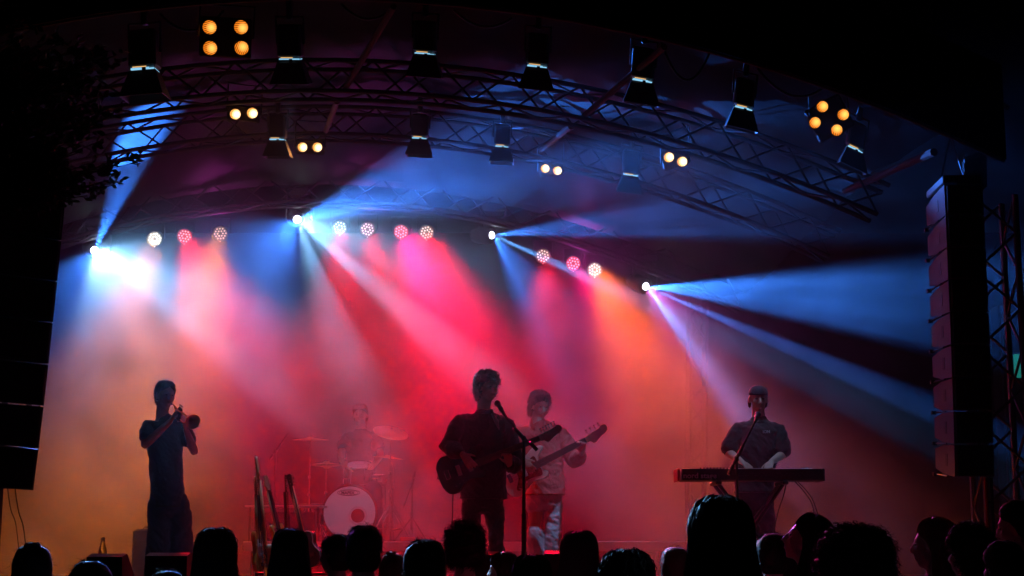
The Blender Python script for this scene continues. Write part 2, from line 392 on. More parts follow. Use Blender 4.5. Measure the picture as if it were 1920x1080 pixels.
for k, (a_, c_, dip, lab) in enumerate((((300, 26), (420, 20), 34, 'black cable looping below the roof edge near the tree'), ((640, 8), (740, 12), 26, 'black cable looping below the roof edge left of the middle'),
    ((850, 18), (960, 34), 24, 'black cable looping below the roof edge between the third and fourth barn door lamps'), ((1240, 80), (1330, 100), 60, 'black cable looping down right of the fifth barn door lamp'), ((1420, 128), (1540, 168), 30, 'black cable looping below the dark right end of the roof edge'))):
    P_ = [at(a_[0] + (c_[0] - a_[0]) * t, a_[1] + (c_[1] - a_[1]) * t + dip * 4 * t * (1 - t), 12.75) for t in lin(0, 1, 14)]
    o = MB().tube(P_, .011, 6).build('cable', M['cable'], origin=P_[0]); tag(o, lab, 'cable')
# upstage tower, faint behind the keyboard
truss([at(1305, 1035, 19.2), at(1306, 800, 19.2), at(1308, 560, 19.2)], .2, .2, 'faint upright truss tower standing in the haze behind the keyboard', 'truss_tower')
def tower(px, Y, y0, y1, w, label, px1=None):
    a = at(px, y1, Y); c = at(px1 or px, y0, Y)
    n_ = 14; return truss([a.lerp(c, i / (n_ - 1)) for i in range(n_)], w, w, label, 'truss_tower', None, 'steel', .03)
p = at(1877, 900, 12.8)
tower_pts = [V(p.x, 12.8, z) for z in lin(GROUND, 4.25, 15)]
truss(tower_pts, .36, .36, 'tall steel truss tower at the right edge behind the speaker stack', 'truss_tower', None, 'towerm', .028)
p = at(-22, 1000, 12.9)
truss([V(p.x - .12, 12.9, z) for z in lin(GROUND, 5.3, 15)], .3, .3, 'truss tower at the left edge behind the hanging speakers', 'truss_tower', None, 'steel', .026)
# motor head on its bracket over the right stack
hb = thing('chain_hoist', at(1822, 320, 12.6), 'reddish chain hoist bracket above the right speaker stack', 'hoist')
b = MB(); c0 = at(1828, 322, 12.6)
b.prism([(-.09, .12), (.1, .19), (.09, -.13), (.02, -.19), (-.02, -.1), (-.1, -.12)], c0, (V(1, 0, 0), V(0, 0, 1), V(0, 1, 0)), -.02, .02); b.build('bracket_plate', M['cabinet'], hb)
MB().tube([at(1808, 292, 12.6), at(1808, 350, 12.6)], .014).build('bracket_arm', M['cabinet'], hb)
MB().tube([at(1808, 302, 12.56), at(1838, 290, 12.56)], .014).build('bracket_arm', M['cabinet'], hb)
MB().tube([at(1826, 360, 12.6), at(1826, 402, 12.6)], .012).build('rail', M['cabinet'], hb)
MB().tube([at(1833, 358, 12.6), at(1833, 402, 12.6)], .014).build('rail', M['cabinet'], hb)
# ---------------------------------------------------------------- tree at the upper left
def leafy_tree():
    Y = 9.6; base = V(-5.4, Y + .3, GROUND)
    t = thing('leafy_tree', base, 'dark leafy tree reaching in from the upper left over the hanging speakers', 'tree')
    rnd = random.Random(5)
    MB().tube([base, base + V(.1, 0, 1.6), base + V(0, .05, 3.2), base + V(.15, 0, 5.2), base + V(.1, 0, 6.6)], [.2, .16, .13, .09, .04], 12).build('trunk', M['bark'], t, smooth=True)
    br = MB(); lf = MB()
    tips = [(70, 60), (190, 150), (130, 170), (60, 190), (150, 130), (240, 105), (225, 115), (200, 220), (250, 295), (215, 215), (170, 330), (120, 360), (60, 350), (150, 290), (40, 120),
            (100, 250), (30, 260), (20, 60), (-60, 100), (-40, 220), (-60, 320), (-120, 160), (-150, 300), (-30, 10), (-120, 0), (40, 320), (130, 90), (175, 190), (190, 265), (90, 130), (210, 340), (10, 340), (150, 355), (215, 165),(170,100),(30,0),(-60,-60)]
    def leaf(p, d, s_):
        x, y, _ = frame(d, V(rnd.gauss(0, 1), rnd.gauss(0, 1), rnd.gauss(0, .6)))
        L_ = s_; w = s_ * .3
        vs = [p, p + d * L_ * .3 + x * w * .9 + y * .004, p + d * L_ * .65 + x * w * .8, p + d * L_, p + d * L_ * .65 - x * w * .8, p + d * L_ * .3 - x * w * .9 + y * .004, p + d * L_ * .5 - y * s_ * .06]
        lf.add(vs, [(0, 1, 6), (1, 2, 6), (2, 3, 6), (3, 4, 6), (4, 5, 6), (5, 0, 6)])
    for (px, py) in tips:
        for rep in range(4):
            Yt = Y + rnd.uniform(-.5, .1)
            tip = at(px + rnd.gauss(0, 14) - 22, py + rnd.gauss(0, 14), Yt)
            root = V(base.x + .15, base.y, max(2.6, tip.z - rnd.uniform(.1, .9) - (tip.x - base.x) * .2))
            mid = root.lerp(tip, .55) + V(0, rnd.uniform(-.2, .2), rnd.uniform(.05, .3))
            pts = [((1 - u) ** 2) * root + 2 * u * (1 - u) * mid + u * u * tip for u in lin(0, 1, 9)]
            br.tube(pts, [.03 - .0275 * i / 8 for i in range(9)], 5)
            for i in range(3, 9):
                for q in range(7 if i < 8 else 4):
                    u = rnd.random(); p0 = pts[i].lerp(pts[max(0, i - 1)], u)
                    d0 = (pts[i] - pts[i - 1]).normalized(); sp = V(rnd.gauss(0, 1), rnd.gauss(0, 1), rnd.gauss(0, .8)).normalized()
                    tw = (d0 + sp * .8).normalized(); L_ = rnd.uniform(.06, .2) * (1.1 if i < 7 else .6)
                    p1 = p0 + tw * L_; br.tube([p0, p1], .002, 3)
                    for g in range(4): leaf(p0.lerp(p1, .3 + .23 * g), (tw + V(rnd.gauss(0, .7), rnd.gauss(0, .7), rnd.gauss(-.1, .6))).normalized(), rnd.uniform(.035, .065))
    br.build('branches', M['bark'], t); lf.build('crown', M['leaf'], t)
leafy_tree()
# ---------------------------------------------------------------- hanging speaker stacks
def line_array(name, n, top, fwd, width, hgt, depth, label, splay, m_side, roll=0):
    """cabinets hung under each other; fwd = direction the fronts face"""
    t = thing(name, top, label, 'speaker stack'); f = Vector(fwd).normalized(); s_ = (V(-f.y, f.x, 0) + V(0, 0, -roll)).normalized()
    p = Vector(top); ang = R(splay[0])
    for i in range(n):
        ang = R(splay[0] + (splay[1] - splay[0]) * (i / max(1, n - 1)) ** 1.6)
        ff = f * math.cos(ang) + V(0, 0, -math.sin(ang)); u = f * math.sin(ang) + (V(0, 0, 1) + V(-f.y, f.x, 0) * roll).normalized() * math.cos(ang)
        hb_ = hgt * .78
        c = p - u * hgt / 2
        # wedge cabinet: full height at the front, lower at the back
        out = [(0, hgt / 2 - .004), (0, -hgt / 2 + .004), (-depth * .55, -hgt / 2 + .012), (-depth, -hb_ / 2 + .02), (-depth, hb_ / 2 - .02), (-depth * .55, hgt / 2 - .012)]
        b = MB(); b.prism(out, c, (ff, u, s_), -width / 2, width / 2); cb = b.build('cabinet', M[m_side], t)
        b = MB(); b.box(c + ff * .012, (width - .03, .024, hgt - .03), (s_, ff, u), .006); b.build('grille', M['grille'], cb)
        for sd in (-1, 1):
            b = MB(); b.box(c - ff * depth * .4 + s_ * sd * (width / 2 + .001), (.004, .07, hgt * .38), (s_, ff, u)); b.build('handle_recess', M['black'], cb)
            b = MB(); b.tube([c - u * hgt / 2 - ff * (depth * .95) + s_ * sd * (width / 2 + .01), c - u * hgt / 2 - ff * depth * .3 + s_ * sd * (width / 2 + .012)], .007, 6)
            b.box(c - u * hgt * .5 - ff * depth * .9 + s_ * sd * (width / 2 + .02), (.035, .04, .03), (s_, ff, u)); b.build('rigging_pin', M['black' if m_side == 'black' else 'steel'], cb)
        p = p - u * (hgt + .002)
    b = MB(); b.box(Vector(top) + V(0, 0, .05) - f * depth * .5, (width, depth * .9, .07), (s_, f, V(0, 0, 1)), .01); b.build('fly_bar', M['steel'], t)
    b = MB(); q = Vector(top) - f * depth * .5
    for sd in (-1, 1): b.tube([q + s_ * sd * width * .35 + V(0, 0, .08), q + V(0, 0, .5)], .008, 5)
    b.tube([q + V(0, 0, .5), q + V(0, 0, 1.6)], .01, 5); b.build('chain', M['steel'], t)
    return t
YL = 9.4
line_array('line_array', 8, at(-20, 275, YL), (.62, -1, 0), 1.0, .262, .5, 'big black hanging speaker stack at the left edge below the tree', (0, 7), 'black', .045)
line_array('line_array', 9, at(1806, 345, 12.3) + V(0, 0, 0), (-.04, -1, 0), .31, .262, .66, 'hanging speaker stack on the right with purple lit cabinet sides', (0, 5), 'cabinet')
# ---------------------------------------------------------------- teal lit window of a cabin at the right edge
kb = thing('site_cabin', (6.9, 19.5, GROUND), 'dark site cabin with a teal lit window at the right edge', 'cabin')
pw = at(1912, 685, 19.5)
MB().box((pw.x + .9, 20.6, (GROUND + 4.4) / 2), (2.2, 2, 4.4 - GROUND), bev=.02).build('wall', M['case'], kb)
w_ = MB().box((pw.x + .08, 19.57, pw.z), (.26, .04, .30), bev=.01).build('window', mat('teal_window', (.02, .15, .12), .4, emit=(.02, .4, .32), estr=.42), kb)
MB().box((pw.x + .08, 19.55, pw.z), (.012, .03, .29)).build('frame', M['case'], w_)
# ---------------------------------------------------------------- lamps
def emis(name, c, s, stripes=0):
    m = bpy.data.materials.new(name); m.use_nodes = True; n = m.node_tree; n.nodes.clear(); N = n.nodes.new; L = n.links.new
    out = N('ShaderNodeOutputMaterial'); e = N('ShaderNodeEmission'); e.inputs[0].default_value = (*c, 1); e.inputs[1].default_value = s
    if stripes:
        tc = N('ShaderNodeTexCoord'); wv = N('ShaderNodeTexWave'); wv.inputs['Scale'].default_value = stripes; wv.inputs['Distortion'].default_value = .8
        wv.bands_direction = 'Z'
        L(tc.outputs['Object'], wv.inputs['Vector']); mr = N('ShaderNodeMapRange'); mr.inputs[3].default_value = s * .10; mr.inputs[4].default_value = s * 1.25
        L(wv.outputs['Fac'], mr.inputs[0]); L(mr.outputs[0], e.inputs[1])
    L(e.outputs[0], out.inputs[0]); m.cycles.emission_sampling = 'NONE'; return m
def uplook(d):
    x, y, z = frame(Vector(d)); return x, y, z       # right, up, forward
HL = ['leftmost moving head lamp throwing the white hot beams over the trumpet player',
      'second moving head lamp from the left, brightest over the drum kit',
      'third moving head lamp with one narrow beam, right of the middle',
      'rightmost and lowest moving head lamp, beams over the keyboard']
for i, ((hx, hy), beams) in enumerate(HEADS):
    p = at(hx, hy, HY); t = thing('moving_head_lamp', p, HL[i], 'stage lamp', 'moving head lamps on the rear truss')
    aim = (at(*beams[len(beams) // 2][0:3]) - p).normalized(); x, y, z = uplook(aim)
    MB().box(p + V(0, .12, .36), (.3, .3, .12), bev=.02).build('base', M['black'], t)
    b = MB()
    for s_ in (-1, 1): b.box(p + V(s_ * .15, .12, .17), (.03, .1, .3), bev=.008)
    b.box(p + V(0, .12, .315), (.32, .1, .03)); b.build('yoke', M['black'], t)
    hd = MB().lathe([(.03, -.36), (.09, -.33), (.11, -.22), (.11, -.06), (.09, -.03), (.085, -.028)], p, aim, 20).build('head', M['black'], t, smooth=True)
    MB().lathe([(.001, -.030), (.042, -.028), (.042, -.024), (.001, -.022)], p, aim, 20).build('lens', emis('beam_lens', (.75, .9, 1), (80, 80, 50, 50)[i]), hd)
    for (tx, ty, Y, ha, pw, c, stk) in beams:
        o = spot('beam', p, at(tx, ty, Y), ha, pw, c, .8, .012, None, stk)
        o.parent = t; o.location = (0, 0, 0)
    if i in ADDED_CROWDLIGHT:
        q, ha, pw, c = ADDED_CROWDLIGHT[i]; o = spot('beam', p, at(*q), ha, pw, c, 1, .03); o.parent = t; o.location = (0, 0, 0)  # added crowd spot, not one of the head's own beams
PL = ['blazing white round LED wash lamp at the left end', 'red LED wash lamp, second from the left', 'small dim amber LED wash lamp, third from the left',
      'white LED wash lamp beside the brightest moving head', 'pale pink LED wash lamp left of the middle', 'red and pink LED wash lamp in the middle',
      'cream LED wash lamp right of the red middle one', 'pale pink LED wash lamp first in the right group', 'red LED wash lamp between two pale ones in the right group',
      'blazing white LED wash lamp at the right end of its row']
PS = [3.4, 1.5, 1.1, 1.7, 1.6, 1.5, 1.6, 1.3, 1.5, 2.4]
for i, (px, py, lc, tg, ha, pw, c) in enumerate(PARS):
    p = at(px, py, PY); t = thing('led_wash_lamp', p, PL[i], 'stage lamp', 'LED wash lamps on the rear truss')
    aim = ((at(*tg) - p).normalized() * .25 + (CAM - p).normalized() * .75).normalized(); x, y, z = uplook(aim)
    b = MB().lathe([(.05, -.2), (.09, -.18), (.105, -.05), (.108, 0), (.1, .004), (.098, -.012)], p, aim, 24); hs = b.build('housing', M['black'], t, smooth=True)
    MB().tube([p + x * .12, p + x * .12 + V(0, 0, .2), p - x * .12 + V(0, 0, .2), p - x * .12], .008, 6).build('bracket', M['steel'], t)
    m = emis('led_glow', lc, PS[i]); m2 = emis('led_white', tuple(.35 + .65 * q for q in lc), PS[i] * 1.2)
    b = MB(); rnd = random.Random(i); ro = rnd.random()
    for k in range(18):
        if k < 6: a_ = math.pi * 2 * k / 6 + ro; r_ = .033
        else: a_ = math.pi * 2 * (k - 6) / 12 + ro; r_ = .063 if (k % 2) else .070
        q = p + x * r_ * math.cos(a_) + y * r_ * math.sin(a_)
        b.ell(q + z * .002, .0115, (x, y, z), 8, 5)
    q = p - y * .1; b.ell(q, .006, (x, y, z), 6, 4)
    b.build('led_lens', m2, hs)
    MB().lathe([(.001, -.006), (.092, -.006), (.092, -.004), (.001, -.004)], p, aim, 24).build('front_plate', mat('led_plate_glow', (.05, .05, .05), .4, emit=(1, .02, .1) if i in (1, 5, 8) else lc, estr=PS[i] * (.4 if i in (1, 5, 8) else .12)), hs)  # plate itself emits, painting the glow around the LED dots
    o = spot('wash', p, at(*tg), ha, pw, c, 1, .14); o.parent = t; o.location = (0, 0, 0)
    if i in HAZE_FILLS: o = spot('added_haze_fill', p, p + V(.05, -1, .12), 78, HAZE_FILLS[i], HAZE_FILL, 1, .06); o.parent = t; o.location = (0, 0, 0)  # extra fill placed at the lamp to brighten the haze
# barn door lamps on the front arch, seen from behind
BD = [(272, 132, 13.0, 1.15, -5, 'leftmost big barn door lamp, beside the tree'), (545, 110, 13.0, 1, 0, 'second big barn door lamp, right of the amber four light cluster'),
      (797, 100, 13.0, .95, 4, 'third big barn door lamp, top middle'), (1007, 124, 13.0, .95, 6, 'fourth big barn door lamp from the left'),
      (1204, 151, 13.0, .95, 10, 'fifth big barn door lamp, before reddish roof creases'), (1393, 203, 13.0, .85, 14, 'sixth barn door lamp, before the dark right roof'),
      (1602, 280, 13.4, .8, 26, 'rightmost barn door lamp under the right four light cluster'),
      (521, 262, 15.6, .85, 0, 'small barn door lamp left of a pair of amber lamps'), (787, 260, 15.8, .85, 3, 'small barn door lamp where the wide blue beam rises'),
      (941, 276, 16, .8, 4, 'small barn door lamp just right of the wide blue beam'), (1182, 327, 15.8, .85, 8, 'small barn door lamp left of the right amber pair')]
lensm = emis('lamp_glow', (.3, .7, 1), .9); lensw = emis('lamp_glow_warm', (1, .55, .2), .9)
for bi, (px, py, Y, s, tilt, lab) in enumerate(BD):
    p = at(px, py, Y); big = Y < 14
    t = thing('barn_door_lamp', p, lab, 'stage lamp', 'barn door lamps hanging from the roof trusses')
    a = R(tilt); ux = V(math.cos(a), 0, -math.sin(a)); dn = V(-math.sin(a) * .3, .22 + ((bi * 53) % 9 - 4) * .03, -.97).normalized(); fy_ = ux.cross(dn).normalized()
    if fy_.y > 0: fy_ = -fy_
    # fy_ points toward the crowd
    up = -dn; s *= .8; W = .26 * s; tilt += ((bi * 37) % 11 - 5) * .9
    MB().box(p + up * .19 * s, (W, W * 1.05, .36 * s), (ux, fy_, up), .02).build('body', M['case'], t)
    b = MB()
    for k in range(6): b.box(p + up * (.08 + .045 * k) * s + fy_ * W * .535, (W * .8, .006, .012), (ux, fy_, up))
    b.build('vents', M['black'], t)
    MB().tube([p + ux * W * .56 + up * .16 * s, p + ux * W * .58 + up * .45 * s, p - ux * W * .58 + up * .45 * s, p - ux * W * .56 + up * .16 * s], .012, 6).build('yoke', M['steel'], t)
    MB().box(p + up * .52 * s, (.05, .08, .16), (ux, fy_, up), .01).build('clamp', M['steel'], t)
    b = MB(); b.box(p - up * .004 + V(0, 0, 0), (W * .86, W * .86, .006), (ux, fy_, up)); ls = b.build('lens', lensm, t)
    b = MB(); b.box(p - up * .001 + fy_ * W * .47 - ux * W * .08, (W * .66, .006, .010), (ux, fy_, up)); b.build('light_leak_strip', lensm, ls)  # glowing strip put in for light leaking past the barn doors
    b = MB(); b.box(p + up * .011 + fy_ * W * .475 - ux * W * .1, (W * .5, .008, .007), (ux, fy_, up)); b.build('warm_leak_strip', lensw, ls)  # second, warm strip painting the same light leak
    # four flaps, flaring downward
    q0 = p - up * .02 * s; q1 = p - up * .27 * s; w0 = W * .46; w1 = W * .78
    for (aa, bb) in ((fy_, ux), (-fy_, ux), (ux, fy_), (-ux, fy_)):
        c0 = [q0 + aa * w0 + bb * w0, q0 + aa * w0 - bb * w0]; c1 = [q1 + aa * w1 - bb * w1, q1 + aa * w1 + bb * w1]
        vs = c0 + c1; nn = (vs[1] - vs[0]).cross(vs[2] - vs[1]).normalized() * .004
        b = MB(); b.add([v + nn for v in vs] + [v - nn for v in vs], [(0, 1, 2, 3), (7, 6, 5, 4), (0, 4, 5, 1), (1, 5, 6, 2), (2, 6, 7, 3), (3, 7, 4, 0)])
        b.build('barn_door', M['case'], t)
    b = MB()
    b.tube([p - ux * W * .46 + fy_ * W * .5 + up * .01, p - ux * W * .46 + fy_ * W * .53 - up * .03, p + ux * W * .46 + fy_ * W * .53 - up * .03, p + ux * W * .46 + fy_ * W * .5 + up * .01], .004, 5)
    b.build('hinge', M['black'], t)
    b = MB(); b.box(p - up * .02 + fy_ * W * .5 + ux * W * .07, (.035 * s, .02, .05 * s), (ux, fy_, up)); b.build('latch', M['black'], t)
    tg_, ha_, pw_ = KEYS.get(bi, (None, 20, 5)); tg_ = at(*tg_) if tg_ else p - up
    q_ = p - up * .05; o = spot('lamp_beam', q_, tg_, ha_, pw_, (.35, .55, 1), 1, .04); o.parent = t; o.location = q_ - p
# amber audience blinders
def blinder(lenses, Y, r, label, hot, rot, col_=(1, .32, .04)):
    pts = [at(x, y, Y) for x, y in lenses]; c = sum(pts, V(0, 0, 0)) / len(pts)
    t = thing('blinder_lamp', c, label, 'stage lamp', 'amber blinder lamps under the roof')
    a = R(rot); aim = (CAM - c).normalized(); x, y, z = uplook(aim)
    ux = (x * math.cos(a) - y * math.sin(a)); uy = x * math.sin(a) + y * math.cos(a)
    if len(pts) == 4: w, h = (.44, .34) if r > .052 else (.34, .32)
    else: w, h = (pts[0] - pts[1]).length + r * 3, r * 3.2
    MB().box(c - z * .15, (w, h, .16), (ux, uy, z), .015).build('housing', M['case'], t)
    for k, p in enumerate(pts):
        bz = MB().lathe([(r * 1.25, -.05), (r * 1.25, .004), (r * 1.02, .006), (r * 1.0, -.03)], p, aim, 24).build('bezel', M['case'], t, smooth=True)
        m = blind_m[hot]
        me = MB().ell(V(0, 0, 0), (r, r, r * .35), None, 24, 8)
        o = me.build('lens', m, None); del o['_o']
        o.parent = bz
        # stripes paint the rib reflections; their direction differs from lens to lens
        q = Matrix((x, z, y)).transposed().to_4x4() @ Matrix.Rotation(R(LR[k % 4] + rot), 4, 'Y') @ Matrix.Rotation(R(90), 4, 'X')
        o.matrix_local = Matrix.Translation(p - Vector(t.location)) @ q
    MB().tube([c + ux * w * .52, c + ux * w * .52 + V(0, .05, .3), c - ux * w * .52 + V(0, .05, .3), c - ux * w * .52], .01, 6).build('yoke', M['steel'], t)
    sp = spot('glow', c + z * .02, c + z * 2 + V(0, 0, -.8), 60, BLP[hot], (1, .35, .08), 1, .06); sp.parent = t; sp.location = z * .02
LR = [20, 5, 25, 70]
def blmat(c0, c1, s, sc):
    m = emis('blinder_glow', c1, s); n = m.node_tree; N = n.nodes.new; L = n.links.new
    e = [q for q in n.nodes if q.type == 'EMISSION'][0]
    tc = N('ShaderNodeTexCoord'); wv = N('ShaderNodeTexWave'); wv.bands_direction = 'Y'; wv.inputs['Scale'].default_value = sc; wv.inputs['Distortion'].default_value = 1.2; wv.inputs['Detail Scale'].default_value = 20
    L(tc.outputs['Object'], wv.inputs['Vector'])
    gr = N('ShaderNodeVectorMath'); gr.operation = 'LENGTH'; mp = N('ShaderNodeMapping'); mp.inputs['Location'].default_value = (.012, .006, 0); L(tc.outputs['Object'], mp.inputs[0]); L(mp.outputs[0], gr.inputs[0])
    core = N('ShaderNodeMapRange'); core.inputs[1].default_value = 0; core.inputs[2].default_value = .05; core.inputs[3].default_value = 1; core.inputs[4].default_value = 0; L(gr.outputs['Value'], core.inputs[0])
    cr = N('ShaderNodeValToRGB'); cr.color_ramp.elements[0].position = .25; cr.color_ramp.elements[0].color = (*[q * .12 for q in c0], 1); cr.color_ramp.elements[1].position = .6; cr.color_ramp.elements[1].color = (*c0, 1)
    L(wv.outputs['Fac'], cr.inputs[0])
    mx = N('ShaderNodeMix'); mx.data_type = 'RGBA'; L(core.outputs[0], mx.inputs[0]); L(cr.outputs[0], mx.inputs[6]); mx.inputs[7].default_value = (*c1, 1); L(mx.outputs[2], e.inputs[0])
    return m
blind_m = [blmat((1, .24, .012), (2.2, 1.0, .2), 1.15, 20), blmat((1, .42, .08), (2.5, 2.0, 1.1), 1.9, 22)]
blinder([(393, 51), (452, 51), (394, 90), (453, 90)], 12.6, .058, 'orange four light blinder cluster at the upper left', 0, 0)
blinder([(1542, 200), (1581, 215), (1528, 230), (1569, 244)], 13.0, .048, 'tilted orange four light blinder cluster at the upper right', 0, 25)
blinder([(441, 214), (473, 212)], 14.4, .05, 'pair of glowing amber lamps below the upper left cluster', 1, -4)
blinder([(567, 276), (595, 276)], 16.0, .05, 'pair of glowing amber lamps left of the middle', 1, 0)
blinder([(1022, 316), (1045, 320)], 16.2, .046, 'smallest pair of amber lamps right of the wide blue beam', 1, 10)
blinder([(1254, 295), (1279, 303)], 14.6, .048, 'pair of amber lamps at the right under the curved truss', 1, 18)
# ---------------------------------------------------------------- people
def head_prims(b, c, f, u, jaw=1):
    r = f.cross(u).normalized(); A = (r, f, u)
    b.ell(c + u * .022 - f * .012, (.074, .094, .09), A)
    b.ell(c - u * .04 + f * .025, (.06 * jaw, .062, .07), A)
    b.ell(c - u * .095 + f * .058, (.026 * jaw, .02, .02), A)
    b.ell(c - u * .06 + f * .0, (.056 * jaw, .06, .055), A)
    b.ell(c + u * .028 + f * .072, (.05, .016, .014), A)
    b.cap([c + u * .018 + f * .082, c - u * .03 + f * .108], [.009, .0145])
    b.ell(c - u * .034 + f * .096, (.02, .014, .009), A)
    b.ell(c - u * .066 + f * .084, (.025, .012, .012), A)
    for s in (-1, 1):
        b.ell(c + r * s * .036 - u * .022 + f * .062, (.024, .022, .024), A)
        b.ell(c + r * s * .077 - u * .008 - f * .005, (.011, .022, .034), A)
def hand(b, wr, d, pn, th, curl=.5, spread=.16, s=1, finger_curls=None):
    """wrist, finger direction, palm normal (curl side), thumb side vector"""
    d = Vector(d).normalized(); pn = Vector(pn); pn = (pn - d * pn.dot(d)).normalized(); sd = Vector(th); sd = (sd - d * sd.dot(d) - pn * sd.dot(pn)).normalized()
    b.loft([(wr, .026 * s, .02 * s), (wr + d * .035 * s, .034 * s, .017 * s), (wr + d * .085 * s, .039 * s, .014 * s)], side=sd, n=12)
    for k, (o, L_) in enumerate(((.031, .072), (.0105, .082), (-.0105, .077), (-.031, .06))):
        p = wr + d * .085 * s + sd * o * s; dd = (d + sd * (o * spread * 22)).normalized(); cu = curl if finger_curls is None else finger_curls[k]
        pts = [p - d * .02 * s, p]; a = 0
        for seg in (.44, .3, .26):
            a += cu * (.75 if seg > .4 else 1); q = dd * math.cos(a) + pn * math.sin(a); p = p + q * L_ * seg * s; pts.append(p)
        b.cap(pts, [.0095 * s, .0095 * s, .0088 * s, .008 * s, .007 * s], 8)
    p = wr + d * .028 * s + sd * .03 * s; dt = (d * .65 + sd * .7 + pn * .25).normalized(); q = p + dt * .035 * s; q2 = q + (dt + d * .5 + pn * .4 * curl).normalized() * .03 * s
    b.cap([wr + d * .015 * s + sd * .012 * s, p, q, q2], [.013 * s, .013 * s, .0105 * s, .0085 * s], 8)
def build_person(J, label, mats, o, group=None, vox=.008, clothing='tee', top_loose=.014, leg_loose=.012, sleeve=.5, hem=.1, hands=None, body_vox=.0075, name='person', jaw=1):
    """J: joints in world space. mats: skin, top, trousers, shoe"""
    f, u = J['f'].normalized(), J['u'].normalized()
    b = MB(); hc = J['head']; head_prims(b, hc, f, u, jaw)
    side = (J['shR'] - J['shL']).normalized(); nk = J['neck']; ch = (J['shL'] + J['shR']) / 2
    b.loft([(hc - u * .06 - f * .015, .054, .058), (nk, .057, .058), (ch + V(0, 0, .0), .075, .06)], side=side, n=14)
    hip = J['hip']; w = (J['shR'] - J['shL']).length / 2
    mid = ch.lerp(hip, .5)
    b.loft([(ch + V(0, 0, .008), w * .58, .056), (ch - V(0, 0, .05), w * .92, .09), (ch.lerp(hip, .3), w * .92, .11), (ch.lerp(hip, .62), w * .78, .098), (hip + V(0, 0, .03), w * .84, .108), (hip - V(0, 0, .06), w * .84, .11)], side=side, n=22)
    for s in 'LR':
        sh, el, wr = J['sh' + s], J['el' + s], J['wr' + s]
        b.cap([sh - V(0, 0, .026), sh.lerp(el, .35), sh.lerp(el, .8), el], [.046, .046, .04, .036]); b.cap([el, el.lerp(wr, .3), el.lerp(wr, .75), wr], [.037, .039, .03, .024])
        hp, kn, an = J['hp' + s], J['kn' + s], J['an' + s]
        b.cap([hp, hp.lerp(kn, .4), kn], [.08, .07, .05]); b.cap([kn, kn.lerp(an, .3), kn.lerp(an, .7), an], [.05, .05, .04, .034])
        tf = J.get('toe' + s, an + f * .12); b.cap([an, an.lerp(tf, .1) - V(0, 0, .04), tf - V(0, 0, .04)], [.036, .034, .028])
        if hands: hand(b, wr, **hands[s])
        else:
            d = (wr - el).normalized(); hand(b, wr, d, (V(0, 0, 0) + side * (1 if s == 'L' else -1)), f, .35, .1)
    body = b.build(name, mats[0], origin=o, remesh=body_vox, sm=2)
    tag(body, label, 'person', group)
    # top
    b = MB(); k = top_loose
    hemp = hip - V(0, 0, hem)
    b.loft([(nk - V(0, 0, .022), .060, .062), (nk.lerp(ch, .5), w * .48, .066), (ch + V(0, 0, .022), w * .78, .078), (ch - V(0, 0, .03), w * 1.02, .104 + k * .5), (ch.lerp(hip, .35), w * .95 + k, .118 + k), (ch.lerp(hip, .68), w * .87 + k * 1.2, .112 + k * 1.2), (hip + V(0, 0, .02), w * .9 + k, .12 + k), (hemp, w * .92 + k * 1.1, .126 + k)], side=side, n=26, caps=0)
    for s in 'LR':
        sh, el, wr = J['sh' + s], J['el' + s], J['wr' + s]
        if sleeve <= 1: b.loft([(sh.lerp(ch, .28) - V(0, 0, .034), .042 + k * .4, .052 + k), (sh.lerp(el, .06) - V(0, 0, .024), .046 + k * .5, .054 + k), (sh.lerp(el, .35), .05 + k, .054 + k), (sh.lerp(el, sleeve), .05 + k * 1.4, .052 + k * 1.6)], n=18, caps=1)
        else:
            e2 = el.lerp(wr, sleeve - 1)
            b.loft([(sh.lerp(ch, .28) - V(0, 0, .034), .042 + k * .4, .052 + k), (sh.lerp(el, .06) - V(0, 0, .024), .045 + k * .5, .054 + k), (sh.lerp(el, .4), .052 + k, .054 + k), (el, .05 + k * 1.3, .05 + k * 1.3), (el.lerp(e2, .5), .046 + k * 1.2, .046 + k * 1.2), (e2, .034 + k * .6, .034 + k * .6)], n=18, caps=1)
    tp = b.build('shirt', mats[1], body, remesh=vox, sm=3, wrinkle=(.008, 9))
    b = MB(); k = leg_loose
    b.loft([(hip + V(0, 0, .05), w * .82 + k * .4, .112), (hip - V(0, 0, .03), w * .86 + k * .4, .12 + k * .4), (hip - V(0, 0, .1), w * .86 + k * .4, .118 + k * .4)], side=side, n=24, caps=1)
    for s in 'LR':
        hp, kn, an = J['hp' + s], J['kn' + s], J['an' + s]
        b.cap([hp, hp.lerp(kn, .4), kn, kn.lerp(an, .4), an - V(0, 0, .03)], [.09 + k * .4, .082 + k, .068 + k * 1.2, .066 + k * 1.4, .06 + k * 1.6], 18)
    b.build('trousers', mats[2], body, remesh=vox, sm=3, wrinkle=(.010, 9))
    b = MB()
    for s in 'LR':
        an = J['an' + s]; tf = J.get('toe' + s, an + f * .14); h = an - V(0, 0, .045); d = (tf - an); d.z = 0
        b.cap([h - d.normalized() * .03, h + d * .5, h + d * 1.1 - V(0, 0, .012)], [.043, .045, .036])
    b.build('shoes', mats[3], body, remesh=.01, sm=2)
    fm = MB(); r = f.cross(u)
    for s in (-1, 1): fm.ell(hc + r * s * .031 + u * .004 + f * .079, (.012, .006, .0065), (r, f, u), 10, 7)
    fm.build('eyes', M['eye'], body, smooth=True)
    return body
